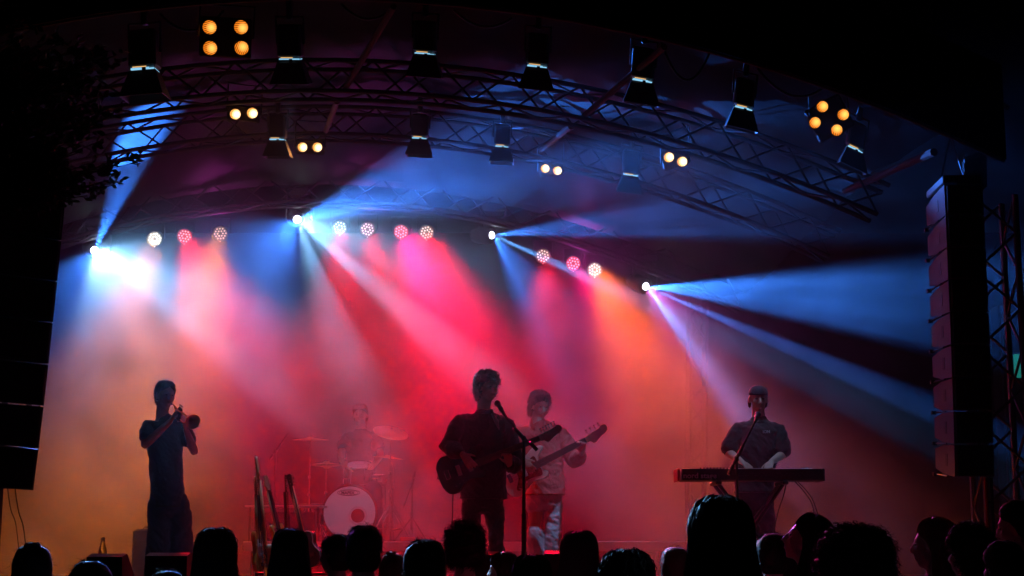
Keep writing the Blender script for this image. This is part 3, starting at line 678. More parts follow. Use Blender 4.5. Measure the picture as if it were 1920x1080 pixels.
def hair(parent, hc, f, u, kind, m, seed=0, s=1.0, length=.3, dens=1.0, wide=1.0, sw=1.0, puff=1.0):
    rnd = random.Random(seed); f = f.normalized(); u = u.normalized(); r = f.cross(u).normalized()
    # profile: dz, rx, back radius, front limit
    top = [(.128, .004, .004, .01), (.124, .03, .035, .02), (.112, .055, .068, .046), (.09, .072, .09, .064), (.065, .080, .103, .074), (.045, .082, .108, .062), (.025, .083, .112, .03), (-.01, .083, .112, .01)]
    if kind in ('short', 'curly', 'bun'): low = [(-.045, .083, .104, .0), (-.075, .068, .088, -.03), (-.095, .05, .072, -.045)]
    else:
        low = []; L_ = length
        for k in range(1, 9): q = k / 8; low.append((-.01 - L_ * q, (.083 + (.034 if wide > 1 else .022) * math.sin(q * 2.4)) * wide, .112 - .02 * q, .0 if q < .3 else -.0))
    prof = [(a * s, b_ * s * (wide if kind == 'curly' else 1), c * s, d * s) for a, b_, c, d in top + low]
    g = {'curly': .028, 'short': .006, 'bun': .004}.get(kind, .008) * puff
    def P(ph, t, off=0.0):
        i = min(len(prof) - 2, int(t)); q = t - i; a, b_ = prof[i], prof[i + 1]
        z, rx, ryb, fl = [a[k] + (b_[k] - a[k]) * q for k in range(4)]
        x = math.cos(ph) * (rx + off + g * .7); yy = math.sin(ph); y = yy * (ryb + off + g * .7)
        if yy > 0: y = min(y, fl)
        return hc + r * x + f * (y - .008) + u * (z + (off + g * .6) * max(0, z / .13))
    rs = []; NP = 40; NT = len(prof) * 4
    for j in range(NT + 1):
        t = (len(prof) - 1) * j / NT; ring = []
        for i in range(NP):
            p = P(2 * math.pi * i / NP, t - 1e-6)
            nv = (mnoise.noise((p - hc + V(seed, 0, 0)) * (38 if kind == 'curly' else 22)) + .5 * mnoise.noise((p - hc) * 80)) * (g * (.8 if kind == 'curly' else 1))
            nv += (mnoise.noise((p - hc + V(0, seed * 3, 0)) * 9)) * .010; dd = (p - hc); dd = (dd - u * dd.dot(u)); dd = dd.normalized() if dd.length > 1e-5 else u
            ring.append(p + dd * nv + u * nv * .5)
        rs.append(ring)
    b = MB(); b.rings(rs)
    if puff < 1:
        for k in range(46):
            ph = rnd.uniform(0, 2 * math.pi); t = rnd.uniform(.5, 5.2); p = P(ph, t, .002)
            if (p - hc).dot(u) < .02 and (p - hc).dot(f) > .0: continue
            o_ = (p - hc).normalized(); a_, c_, _ = frame(o_ + V(rnd.gauss(0, .4), rnd.gauss(0, .4), 0)); b.ell(p, (rnd.uniform(.009, .017), rnd.uniform(.009, .017), rnd.uniform(.014, .026)), (a_, c_, _), 10, 7)
    hb_ = b.build('hair', m, parent, smooth=True)
    b = MB(); T = len(prof) - 1
    def strand(pts, w):
        rs = []; n_ = len(pts)
        for i, p in enumerate(pts):
            d = (pts[min(i + 1, n_ - 1)] - pts[max(0, i - 1)]); 
            a, c_, _ = frame(d, V(.3, .2, 1)); ww = w * (1 - .8 * (i / (n_ - 1)) ** 2)
            rs.append([p + a * ww, p - a * ww * .5 + c_ * ww * .87, p - a * ww * .5 - c_ * ww * .87])
        b.rings(rs, False)
    if kind == 'curly':
        for k in range(int(1100 * dens)):
            ph = rnd.uniform(0, 2 * math.pi); t = T * rnd.random() ** .8; p = P(ph, t, -.002)
            out = (p - hc).normalized(); out = (out + V(rnd.gauss(0, .5), rnd.gauss(0, .5), rnd.gauss(0, .5))).normalized()
            a, c_, _ = frame(out); rr = rnd.uniform(.006, .012) * (.5 + .5 * puff); L_ = rnd.uniform(.015, .05) * (.4 + .6 * puff); tw = rnd.uniform(5, 11); ph0 = rnd.random() * 6
            strand([p + out * L_ * q - V(0, 0, .012 * q * q) + a * rr * math.cos(ph0 + tw * q) + c_ * rr * math.sin(ph0 + tw * q) for q in lin(0, 1, 8)], .0016 * sw)
    elif kind in ('short', 'bun'):
        for k in range(int(1100 * dens)):
            ph = rnd.uniform(0, 2 * math.pi); t = T * rnd.random() ** .85
            L_ = rnd.uniform(.02, .05) if kind == 'short' else .05; o1 = rnd.uniform(.0, .012) if kind == 'short' else rnd.uniform(0, .004)
            n_ = 5; pts = []
            for q in range(n_):
                tt = min(T - .001, t + q / (n_ - 1) * L_ / .035); pts.append(P(ph + q * rnd.gauss(0, .02), tt, -.002 + o1 * q / (n_ - 1)))
            strand(pts, .0014)
        if kind == 'bun':
            c = hc + u * .115 * s - f * .03; bb = MB()
            bb.ell(c, (.033, .033, .027), (r, f, u)); bb.build('hair_bun', m, hb_, smooth=True)
            for k in range(160):
                a0 = rnd.random() * 6.28; tl = rnd.gauss(0, .5); rr = .036
                strand([c + (r * math.cos(a0 + q) + f * math.sin(a0 + q)) * rr * math.cos(tl) + u * .03 * math.sin(tl + q * .4) for q in lin(0, 1.6, 6)], .0013)
    else:
        for k in range(int(1500 * dens)):
            ph = rnd.uniform(0, 2 * math.pi); t0 = rnd.random() * 2.5; n_ = 14; pts = []; off = abs(rnd.gauss(0, .004)); dr = rnd.gauss(0, .05); wv = rnd.uniform(0, 6); am = .003 if kind == 'long' else .009
            t1 = T * rnd.uniform(.9, 1.0) - .001
            for q in range(n_):
                tt = t0 + (t1 - t0) * q / (n_ - 1); p = P(ph + dr * q / n_ + .02 * math.sin(wv + q), tt, off + am * math.sin(wv + q * (1.0 if kind == 'long' else 1.5)))
                pts.append(p)
            if rnd.random() < .07:
                fo = rnd.uniform(.005, .022); pts = [p + (p - hc).normalized() * fo * (q / n_) ** 1.5 for q, p in enumerate(pts)]
            pts[-1] = pts[-1] - u * rnd.uniform(0, .04)
            strand(pts, rnd.uniform(.0012, .0028))
    for k in range(int(170 * dens)):                 # flyaway hairs
        ph = rnd.uniform(0, 2 * math.pi); t = rnd.uniform(.3, T * .95); p = P(ph, t); out = (p - hc).normalized(); a, c_, _ = frame(out)
        w2 = (a * rnd.gauss(0, 1) + c_ * rnd.gauss(0, 1)).normalized(); L_ = rnd.uniform(.012, .035)
        strand([p + out * L_ * math.sin(q * 2) * .6 + w2 * L_ * q for q in lin(0, 1, 5)], .0007)
    b.build('hair_strands', m, hb_)
    return hb_
# ---------------------------------------------------------------- instruments
def spline(pts, per=5, closed=True):
    out = []; n = len(pts)
    for i in range(n if closed else n - 1):
        p = [np.array(pts[(i + k) % n] if closed else pts[min(max(i + k, 0), n - 1)], float) for k in (-1, 0, 1, 2)]
        for j in range(per):
            t = j / per; out.append(tuple(.5 * (2 * p[1] + (p[2] - p[0]) * t + (2 * p[0] - 5 * p[1] + 4 * p[2] - p[3]) * t * t + (3 * p[1] - p[0] - 3 * p[2] + p[3]) * t ** 3)))
    return out
SOLID = spline([(-.21, .02), (-.20, .10), (-.14, .155), (-.06, .145), (.0, .112), (.06, .112), (.13, .14), (.20, .135), (.218, .11), (.18, .085), (.145, .055), (.135, .0), (.14, -.045), (.17, -.08), (.162, -.112), (.12, -.12), (.04, -.105), (-.03, -.12), (-.10, -.165), (-.17, -.15), (-.205, -.08)])
ACOU = spline([(-.26, 0), (-.25, .11), (-.19, .18), (-.1, .195), (-.02, .15), (.05, .125), (.12, .14), (.19, .135), (.23, .08), (.235, 0), (.23, -.08), (.19, -.135), (.12, -.14), (.05, -.125), (-.02, -.15), (-.1, -.195), (-.19, -.18), (-.25, -.11)])
HEADST = spline([(0, .022), (.02, .024), (.05, .03), (.13, .036), (.17, .05), (.195, .04), (.2, .012), (.185, -.01), (.16, -.02), (.12, -.03), (.07, -.052), (.045, -.05), (.03, -.028), (0, -.022)], 4)
GUARD = spline([(-.06, .03), (.0, .07), (.07, .07), (.125, .075), (.13, .0), (.135, -.05), (.12, -.09), (.04, -.075), (-.03, -.08), (-.09, -.12), (-.12, -.1), (-.07, -.03)])
SOUND = [(.06 + .045 * math.cos(a), .045 * math.sin(a)) for a in lin(0, 6.283, 24)[:-1]]
def guitar(name, c, head, nrm, label, kind='solid', body='gblack', guard='guard', neck='maple', hs='maple', s=1.0, edge=None, group=None, pegs=6, flip=1):
    c, head = Vector(c), Vector(head); X = (head - c).normalized(); Z = Vector(nrm); Z = (Z - X * Z.dot(X)).normalized(); Y = Z.cross(X) * flip
    L_ = (head - c).length; t = thing(name, c, label, 'bass guitar' if 'bass' in name else 'guitar', group); A = (X, Y, Z)
    th = .045 * s if kind == 'solid' else .1 * s
    out = SOLID if kind == 'solid' else ACOU
    b = MB(); cc = Vector(c)
    ins = [(x * (1 - .035), y * (1 - .045)) for x, y in out]
    def ring(o, z): return [cc + X * x * s + Y * y * s + Z * z for x, y in o]
    b.rings([ring(ins, -th / 2), ring(out, -th / 2 + .007), ring(out, th / 2 - .007), ring(ins, th / 2)]); bd = b.build('body', M[edge or body], t, smooth=False)
    if kind != 'solid':
        MB().prism(ins, cc + Z * (th / 2 - .002), (X * s, Y * s, Z), 0, .004).build('top', M[body], bd)
        MB().tube(ring(out, th / 2 - .002) + ring(out[:1], th / 2 - .002), .004, 5).build('binding', M['binding'], bd)
        MB().prism(SOUND, cc + Z * (th / 2 + .001), (X * s, Y * s, Z), 0, .003).build('sound_hole', M['black'], bd)
        MB().box(cc - X * .1 * s + Z * (th / 2 + .008), (.03, .16, .012), A).build('bridge', M['rose'], bd)
    else:
        MB().prism(GUARD, cc + Z * (th / 2 + .0005), (X * s, Y * s, Z), 0, .003).build('pickguard', M[guard], bd)
        for xo in ((.07, -.03) if 'bass' not in name else (.0,)):
            MB().box(cc + X * xo * s + Z * (th / 2 + .01), (.034 * s, .088 * s, .014), A, .004).build('pickup', M['pick'], bd)
        MB().box(cc - X * .13 * s + Z * (th / 2 + .009), (.04 * s, .075 * s, .016), A, .003).build('bridge', M['chrome'], bd)
        kb_ = MB()
        for q in range(3): kb_.lathe([(.011, 0), (.010, .014), (.001, .0145)], cc + X * (-.02 - .035 * q) * s - Y * (.085 + .012 * q) * s + Z * (th / 2 + .002), Z, 12)
        kb_.build('knobs', M['chrome'], bd)
    x0 = (.13 if kind == 'solid' else .20) * s; HL_ = .2 * s; x1 = L_ - HL_
    p0 = cc + X * x0 + Z * (th / 2 + .004); p1 = cc + X * x1 + Z * (th / 2 + .004)
    b = MB(); rs = []
    for q in (0, 1):
        P_ = p0.lerp(p1, q); w = (.029 - .007 * q) * s
        rs.append([P_ + Y * w * math.cos(a) + Z * (-.012 + .02 * math.sin(a) * (1 if math.sin(a) < 0 else .4)) for a in lin(0, 6.283, 13)[:-1]])
    b.rings(rs); nk = b.build('neck', M[neck], t, smooth=True)
    b = MB(); b.rings([[P_ + Y * w + Z * .0, P_ - Y * w + Z * .0, P_ - Y * w + Z * .006, P_ + Y * w + Z * .006] for P_, w in ((p0 - X * .04 * s, .03 * s), (p1, .0225 * s))]); b.build('fretboard', M['rose'], nk)
    b = MB(); b.prism(HEADST if kind == 'solid' else [(0, .022), (.01, .03), (.15, .038), (.17, .03), (.172, 0), (.17, -.03), (.15, -.038), (.01, -.03), (0, -.022)], p1 - Z * .008, (X * s, Y * s, Z), -.008, .008)
    hd = b.build('headstock', M[hs], t)
    b = MB()
    for q in range(pegs):
        if kind == 'solid' or pegs == 4: px_, py_ = .03 + q * (.15 / pegs), .034 + q * .003; sd = 1
        else: px_, py_ = .03 + (q % 3) * .045, .036 * (1 if q < 3 else -1); sd = 1 if q < 3 else -1
        P_ = p1 + X * px_ * s + Y * py_ * s
        b.tube([P_ - Z * .008, P_ + Y * sd * .03 * s - Z * .008], .004, 6); b.ell(P_ + Y * sd * .033 * s - Z * .008, (.011 * s, .008 * s, .006 * s), A, 8, 5)
        b.tube([P_ - Y * sd * .02 * s - Z * .002, P_ - Y * sd * .02 * s + Z * .014], .004, 6)
    b.build('tuning_pegs', M['chrome'], hd)
    b = MB()
    for q in range(4 if pegs == 4 else 6):
        y = (-.5 + q / (3 if pegs == 4 else 5)) * .045 * s
        b.tube([cc - X * .12 * s + Y * y * 1.2 + Z * (th / 2 + .018), p1 + Y * y * .75 + Z * .012], .0012, 3)
    b.build('strings', M['chrome'], t); return t, A
def person_j(Y0, d, f):
    J = {}
    for k, v in d.items(): J[k] = at(v[0], v[1], Y0 + (v[2] if len(v) > 2 else 0))
    J['f'] = Vector(f).normalized(); J['u'] = (V(0, 0, 1) - J['f'] * J['f'].z).normalized(); return J
def floor_feet(J, z=None):
    z = STAGE if z is None else z
    for s in 'LR':
        J['an' + s].z = z + .09; t = J['an' + s] + V(J['f'].x, J['f'].y, 0) * .15; J['toe' + s] = t
        J['kn' + s].z = z + .50 * 1.0
# ---- trumpet player
Y0 = 13.7
J = person_j(Y0, dict(head=(310, 741), neck=(304, 776), shR=(277, 793, -.08), shL=(338, 793, .1), elR=(272, 834, -.16), wrR=(319, 781, -.33), elL=(364, 846, -.02), wrL=(352, 806, -.33),
    hip=(314, 930), hpR=(300, 940, -.03), hpL=(332, 940, .04), knR=(298, 1010, -.02), knL=(338, 1010, .04), anR=(292, 1080), anL=(344, 1080, .06)), (.62, -.76, -.12))
floor_feet(J)
mouth = at(322, 757, Y0 - .15); bell = at(361, 790, Y0 - .52); td = (bell - mouth).normalized()
J['wrR'] = mouth + td * .15 + V(-.075, .06, -.10); J['wrL'] = mouth + td * .17 + V(.045, .10, -.16)
ts = td.cross(V(0, 0, 1)).normalized(); tu = ts.cross(td).normalized()
hands = dict(R=dict(d=(mouth + td * .20 + tu * .05 - J['wrR']), pn=V(1, .2, -.3), th=V(0, 0, 1) - td * .3, curl=.55, spread=.12, finger_curls=(.35, .5, .55, .6)),
             L=dict(d=(mouth + td * .21 - J['wrL']) + V(0, 0, .02), pn=V(-1, 0, 0), th=V(-.3, .9, .3), curl=.8, spread=.06))
pm = (M['skin2'], M['cloth'], M['djeans'], M['shoe'])
tp_ = build_person(J, 'trumpet player in a long dark tee and wide dark trousers raising the horn', pm, at(314, 1090, Y0) * 1 if False else V(J['anR'].x, Y0, STAGE), None, clothing='tee', top_loose=.012, leg_loose=.028, sleeve=.62, hem=.10, hands=hands)
hair(tp_, J['head'], J['f'], J['u'], 'short', M['hair'], 3, 1.0, dens=.7)
t = thing('trumpet', mouth, 'brass trumpet held up to the mouth of the dark dressed player', 'trumpet')
A = (td, ts, tu)
b = MB().lathe([(.011, -.012), (.0135, -.01), (.0135, -.006), (.007, .004), (.0045, .03), (.005, .06)], mouth + td * .01, td, 14); b.build('mouthpiece', M['chrome'], t, smooth=True)
b = MB().lathe([(.006, .28), (.0065, .34), (.008, .38), (.0115, .42), (.018, .45), (.030, .475), (.046, .49), (.0655, .50), (.067, .501), (.0655, .499), (.045, .486), (.029, .47), (.017, .445), (.010, .415), (.006, .38)], mouth, td, 36, close=False); b.build('bell', M['brass'], t, smooth=True)
b = MB(); b.tube([mouth + td * .05, mouth + td * .32], .006, 8)
b.tube([mouth + td * x + tu * z for x, z in ((.32, 0), (.345, -.01), (.355, -.035), (.345, -.06), (.32, -.07), (.12, -.07), (.095, -.06), (.085, -.035), (.095, -.01), (.12, -.0))], .006, 8)
b.tube([mouth + td * .12 - tu * .0 + ts * .02, mouth + td * .40 + ts * .0], .006, 8)
b.tube([mouth + td * .2 + tu * -.03 + ts * x for x in (-.02, -.06)] , .006, 6); b.build('tubing', M['brass'], t, smooth=True)
for k in range(3):
    q = mouth + td * (.175 + .026 * k) + ts * .0
    MB().lathe([(.011, -.085), (.0115, -.08), (.0115, .02), (.008, .024), (.003, .026), (.003, .045), (.009, .046), (.009, .05), (.001, .051)], q, tu, 14).build('valve', M['chrome'], t, smooth=True)
# ---- singer with the dark guitar
Y0 = 13.2
J = person_j(Y0, dict(head=(914, 726), neck=(907, 763), shR=(866, 783, -.05), shL=(948, 787, .06), elR=(840, 838, -.12), wrR=(873, 856, -.33), elL=(966, 872, -.06), wrL=(962, 852, -.30),
    hip=(906, 918), hpR=(887, 930), hpL=(922, 930, .03), knR=(883, 1005), knL=(930, 1005, .03), anR=(880, 1080), anL=(929, 1080, .05)), (.62, -.76, -.10))
floor_feet(J)
gc = at(868, 880, Y0 - .20); gh = at(1055, 805, Y0 - .34)
gX = (gh - gc).normalized()
J['wrR'] = gc + gX * .0 + V(-.0, -.10, .12); J['wrL'] = gc + gX * .40 + V(.02, .04, -.11)
hands = dict(R=dict(d=(gc + gX * .10 + V(0, -.07, .01) - J['wrR']) + V(0, 0, -.04), pn=V(0, 1, 0), th=V(.7, 0, .8), curl=.35, spread=.18, finger_curls=(.25, .3, .42, .5)),
             L=dict(d=V(-.15, -.45, .9), pn=V(-.2, -.9, -.1) * -1 if False else V(-.3, -.8, 0), th=V(-1, .2, .3), curl=.75, spread=.14))
pm = (M['skin2'], M['cloth'], M['cloth'], M['shoe'])
singer = build_person(J, 'singing guitarist in a loose black long sleeved shirt at the front microphone', pm, V(J['anR'].x, Y0, STAGE), None, top_loose=.026, leg_loose=.006, sleeve=1.82, hem=.08, hands=hands)
hair(singer, J['head'], J['f'], J['u'], 'curly', M['hair'], 4, .98, dens=1.3, wide=.92, sw=2.0, puff=.75)
b = MB(); nk_, hd_ = J['neck'], J['head']
b.tube([at(923, 775, Y0 - .14), at(931, 790, Y0 - .17), at(936, 806, Y0 - .17)], [.012, .02, .004], 8); b.build('shirt_front', M['grey'], singer, smooth=True)
b = MB().tube([nk_ + V(.062 * math.cos(a), .065 * math.sin(a) - .01, -.035 + .018 * math.sin(a) ) for a in lin(0, 6.283, 22)], .011, 7); b.build('collar', M['grey'] if False else M['cloth2'], singer, smooth=True)
gt, gA = guitar('electric_guitar', gc, gh, (.1, -1, .12), 'dark electric guitar with a grey headstock played by the singer', body='gblack', guard='gblack', neck='rose', hs='headst', s=1.02)
b = MB(); sh = J['shL'].lerp(J['shR'], .35) + V(0, 0, .085)
b.loft([(gc + gX * .2 + gA[1] * .12, .004, .022), (gc.lerp(sh, .6) + gX * .12 + V(0, -.04, 0), .004, .024), (sh + V(0, -.06, -.01), .004, .024), (sh + V(0, .05, -.0), .004, .024), (sh + V(-.1, .16, -.2), .004, .024), (gc + gX * -.2 + V(.0, .26, .12), .004, .024), (gc - gX * .22 + V(0, .02, 0), .004, .02)], side=V(0, 1, 0), n=8); b.build('strap', M['black'], gt)
# ---- bass player
Y0 = 14.3
J = person_j(Y0, dict(head=(1012, 761), neck=(1008, 786), shR=(979, 806, -.04), shL=(1049, 808, .04), elR=(957, 862, -.06), wrR=(985, 888, -.30), elL=(1079, 864, -.06), wrL=(1088, 845, -.30),
    hip=(1022, 918), hpR=(1005, 930), hpL=(1037, 930, .02), knR=(1003, 1005), knL=(1037, 1003), anR=(1008, 1080), anL=(1030, 1080)), (.42, -.86, -.28))
floor_feet(J)
bc = at(985, 884, Y0 - .22); bh = at(1141, 804, Y0 - .46); bX = (bh - bc).normalized()
J['wrR'] = bc + V(-.02, -.10, .10); J['wrL'] = bc + bX * .60 + V(-.01, .03, -.10)
hands = dict(R=dict(d=V(.6, 0, -.7), pn=V(0, 1, 0), th=V(.7, 0, .8), curl=.4, spread=.16), L=dict(d=V(.05, -.45, .9), pn=V(-.3, -.8, 0), th=V(-1, .2, .3), curl=.7, spread=.14))
pm = (M['skin2'], M['shirt'], M['jeans'], M['sneaker'])
bassist = build_person(J, 'curly haired bass player in a faded red shirt and pale jeans, head bowed', pm, V(J['anR'].x, Y0, STAGE), None, top_loose=.026, leg_loose=.008, sleeve=1.8, hem=.05, hands=hands)
hair(bassist, J['head'], J['f'], J['u'], 'curly', M['hairb'], 9, .93, dens=1.3, wide=.92, sw=2.0, puff=.75)
b = MB(); nk_ = J['neck']
for s_ in (-1, 1): b.loft([(nk_ + V(s_ * .045, .03, .0), .012, .03), (nk_ + V(s_ * .06, -.05, -.05), .014, .035), (nk_ + V(s_ * .03, -.105, -.10), .006, .02)], n=10)
b.build('collar', M['shirt'], bassist, smooth=True)
bt, bA = guitar('bass_guitar', bc, bh, (.1, -1, .15), 'cream bass guitar with a dark red pickguard held by the bass player', body='gwhite', guard='guard', neck='maple', hs='maple', s=1.12, pegs=4)
# ---- keyboard player
Y0 = 13.6
J = person_j(Y0, dict(head=(1422, 748), neck=(1422, 777), shR=(1386, 798), shL=(1459, 800), elR=(1365, 848, -.04), wrR=(1391, 868, -.30), elL=(1468, 852, -.04), wrL=(1446, 868, -.30),
    hip=(1414, 918), hpR=(1398, 928), hpL=(1430, 928), knR=(1408, 1000, -.05), knL=(1437, 1003), anR=(1420, 1080), anL=(1440, 1080)), (.02, -1, -.12))
floor_feet(J)
J['wrR'] = at(1391, 866, Y0 - .27); J['wrL'] = at(1446, 866, Y0 - .27)
hands = dict(R=dict(d=V(.35, -.8, -.38), pn=V(0, -.2, -1), th=V(1, 0, 0), curl=.42, spread=.2), L=dict(d=V(-.35, -.8, -.38), pn=V(0, -.2, -1), th=V(-1, 0, 0), curl=.42, spread=.2))
pm = (M['skin2'], M['cloth'], M['cloth'], M['shoe'])
keys = build_person(J, 'keyboard player in a backwards cap and loose black tee singing at a microphone', pm, V(J['anR'].x, Y0, STAGE), None, top_loose=.02, leg_loose=.012, sleeve=.86, hem=.03, hands=hands)
hc, f, u = J['head'], J['f'], J['u']; r = f.cross(u)
b = MB(); b.rings([[hc + r * (rx + .004) * math.cos(a) + f * ((ry_ + .004) * math.sin(a) - .008) + u * z for a in lin(0, 6.283, 29)[:-1]] for z, rx, ry_ in ((.035, .078, .1), (.05, .08, .101), (.085, .072, .09), (.105, .055, .07), (.118, .03, .04), (.121, .004, .005))])
cp = b.build('cap', M['cloth2'], keys, smooth=True)
b = MB(); b.loft([(hc - f * .09 + u * .035, .06, .006), (hc - f * .13 + u * .02, .055, .005), (hc - f * .165 + u * -.01, .035, .004)], side=r, n=14); b.build('cap_peak', M['cloth2'], cp, smooth=True)
hb2 = MB()
for s_ in (-1, 1): hb2.ell(hc + r * s_ * .07 - f * .045 - u * .03, (.016, .035, .05), (r, f, u))
hb2.build('hair', M['hair'], keys, smooth=True)
b = MB(); nk_ = J['neck']; b.tube([nk_ + V(.058 * math.cos(a), .06 * math.sin(a) - .012, -.045 + .022 * math.sin(a)) for a in lin(math.pi, 6.283, 16)], .005, 6); b.build('necklace', M['chrome'], keys, smooth=True)
text_mesh('chest_print', 'ION', at(1430, 812, Y0 - .158), .035, M['letter'], keys, extrude=.004)
# ---- drummer, lost in the haze
Y0 = 17.9
J = person_j(Y0, dict(head=(676, 778), neck=(676, 800), shR=(650, 815), shL=(703, 815), elR=(640, 850, -.15), wrR=(642, 868, -.42), elL=(714, 852, -.15), wrL=(702, 872, -.42),
    hip=(676, 905, .1), hpR=(663, 915, 0), hpL=(690, 915, 0), knR=(650, 918, -.40), knL=(702, 918, -.40), anR=(650, 980, -.42), anL=(702, 980, -.42)), (-.1, -1, -.1))
for s_ in 'LR': J['an' + s_].z = STAGE + .49; J['toe' + s_] = J['an' + s_] + V(0, -.15, 0)
J['hip'].z = max(J['hip'].z, STAGE + .92)
hands = dict(R=dict(d=V(.2, -.9, -.2), pn=V(1, 0, -.2), th=V(0, -.1, 1), curl=1.3, spread=.02), L=dict(d=V(-.2, -.9, -.2), pn=V(-1, 0, -.2), th=V(0, -.1, 1), curl=1.3, spread=.02))
drummer = build_person(J, 'drummer sitting behind the kit, almost lost in the haze', (M['skin'], M['cloth'], M['djeans'], M['shoe']), V(J['hip'].x, Y0, STAGE + .4), None, top_loose=.02, leg_loose=.02, sleeve=.6, hem=-.02, hands=hands, vox=.012, body_vox=.009)
hair(drummer, J['head'], J['f'], J['u'], 'short', M['hairb'], 12, 1.0, dens=.4)
for nm, s_, e_ in (('R', J['wrR'], at(662, 884, Y0 - .55)), ('L', J['wrL'], at(690, 880, Y0 - .6))):
    o = MB().tube([s_ + (s_ - e_).normalized() * .05 + V(0, -.05, 0), e_], .007, 6).build('drumstick', M['maple'], origin=s_)
    tag(o, 'drumstick in the %s hand of the hazy drummer' % ('left-side raised' if nm == 'R' else 'right-side lowered'), 'drumstick')
st_ = thing('drum_stool', (J['hip'].x, Y0 + .1, STAGE + .4), 'round black drum stool under the hazy drummer', 'stool')
MB().lathe([(.001, 0), (.16, 0), (.17, .02), (.17, .07), (.15, .085), (.001, .085)], V(J['hip'].x, Y0 + .1, J['hip'].z - .22), (0, 0, 1), 24).build('seat', M['black'], st_, smooth=True)
for k in range(3):
    a = k * 2.094; q = V(J['hip'].x, Y0 + .1, J['hip'].z - .22)
    MB().tube([q, V(q.x, q.y, STAGE + .6), V(q.x + .22 * math.cos(a), q.y + .22 * math.sin(a), STAGE + .41)], .012, 6).build('leg', M['chrome'], st_)
# ---------------------------------------------------------------- keyboard, stands, drums
Yk = 13.1
t = thing('stage_keyboard', at(1409, 890, Yk), 'long stage keyboard with a red end cheek and pale lettering on its back panel', 'keyboard')
x0, x1 = at(1271, 890, Yk).x, at(1547, 890, Yk).x; zt_, zb = at(1409, 879, Yk).z, at(1409, 901, Yk).z; zc = (zt_ + zb) / 2; H_ = zt_ - zb
MB().box(((x0 + x1) / 2 + .01, Yk + .16, zc), (x1 - x0 - .05, .32, H_), bev=.008).build('case', M['case'], t)
for xx in (x0 + .008, x1 - .012): MB().box((xx, Yk + .16, zc), (.022, .335, H_ + .008), bev=.006).build('end_cheek', M['keyred'] if xx < 1.6 else M['case'], t)
b = MB(); nk = 52
for i in range(nk):
    xx = x0 + .06 + (x1 - x0 - .13) * (i + .5) / nk; b.box((xx, Yk + .245, zt_ + .006), ((x1 - x0 - .13) / nk - .0015, .14, .014), bev=.002)
b.build('keys', M['ivory'], t)
b = MB()
for i in range(11): b.lathe([(.007, 0), (.006, .014), (.001, .015)], (x0 + .2 + .028 * i, Yk + .06, zt_), (0, 0, 1), 10)
b.box((x0 + .7, Yk + .08, zt_ + .002), (.2, .07, .004)); b.build('controls', M['steel'], t)
b = MB(); b.box(((x0 + x1) / 2, Yk - .002, zt_ - .004), (x1 - x0 - .06, .008, .007)); b.build('panel_edge', M['steel'], t)
text_mesh('lettering', 'nord stage', at(1281, 896.5, Yk - .006), .062, M['letter'], t, extrude=.002, bold=.0012, sx=1.06)
text_mesh('model_number', '2', at(1334, 896.5, Yk - .006), .066, M['ink'] if False else M['case'], t, extrude=.002, sx=1.1)
b = MB(); rnd = random.Random(2)
for i in range(26):
    xx = at(1386 + i * 4.2 + (18 if i > 12 else 0), 890, Yk).x; b.lathe([(.005, 0), (.005, .006), (.001, .006)], (xx, Yk - .001, zc - .008 + rnd.choice((0, 0, .018))), (0, -1, 0), 8)
b.build('sockets', M['steel'], t)
sx = thing('keyboard_stand', (at(1409, 890, Yk).x, Yk + .16, STAGE), 'black crossed leg stand under the stage keyboard', 'stand')
for s_ in (-1, 1):
    for yy in (Yk + .04, Yk + .30):
        cx = (x0 + x1) / 2
        MB().tube([(cx - s_ * .33, yy + s_ * .018, STAGE + .03), (cx + s_ * .28, yy + s_ * .018, zb - .022)], .016, 8).build('leg', M['black'], sx)
for zz, w_ in ((zb - .018, .28), (STAGE + .022, .33)):
    for s_ in (-1, 1): MB().box(((x0 + x1) / 2 + s_ * w_, Yk + .17, zz), (.05, .42, .032), bev=.008).build('foot' if zz < 1.2 else 'support_arm', M['black'], sx)
def mic_stand(px, Y, ypiv, mic, tail, label, miclab, straight=None, zf=None, m='black', micdir=None, leg=.3, r=.011):
    zf = STAGE if zf is None else zf
    pv = at(px, ypiv, Y); base = V(pv.x, pv.y, zf); t = thing('microphone_stand', base, label, 'microphone stand')
    MB().tube([base + V(0, 0, .12), pv], r, 8).build('pole', M[m], t)
    MB().tube([base + V(0, 0, .12), base.lerp(pv, .5)], r * 1.45, 8).build('lower_tube', M[m], t)
    MB().box(pv, (.035, .05, .045), bev=.01).build('clutch', M[m], t)
    for k in range(3):
        a = k * 2.094 + .5 + px; q = base + V(leg * math.cos(a), leg * math.sin(a), .012)
        lg = MB().tube([base + V(0, 0, .26), q], .008, 6).build('leg', M[m], t); MB().ell(q, (.016, .016, .012)).build('rubber_foot', M['black'], lg)
    mp = at(*mic); tl = at(*tail)
    MB().tube([tl, pv, mp], r * .75, 8).build('boom', M[m], t); d = (mp - tl).normalized()
    MB().tube([tl, tl + d * .09], r * 1.3, 8).build('counterweight', M[m], t)
    MB().tube([pv - d * .05, pv + d * .12], r * 1.35, 8).build('boom_clamp', M[m], t)
    if micdir:
        tip = at(*micdir); dd = (tip - mp).normalized(); t2 = thing('microphone', mp, miclab, 'microphone')
        MB().lathe([(.008, -.1), (.011, -.095), (.0135, -.02), (.0165, .04), (.0205, .058), (.0205, .062)], mp + dd * .08, dd, 16).build('handle', M['case'], t2, smooth=True)
        MB().ell(mp + dd * .162, .027, None, 18, 12).build('grille', M['alu'], t2, smooth=True)
        MB().lathe([(.017, -.02), (.02, .0), (.019, .02)], mp + dd * .09, dd, 12).build('clip', M['black'], t2)
    return t
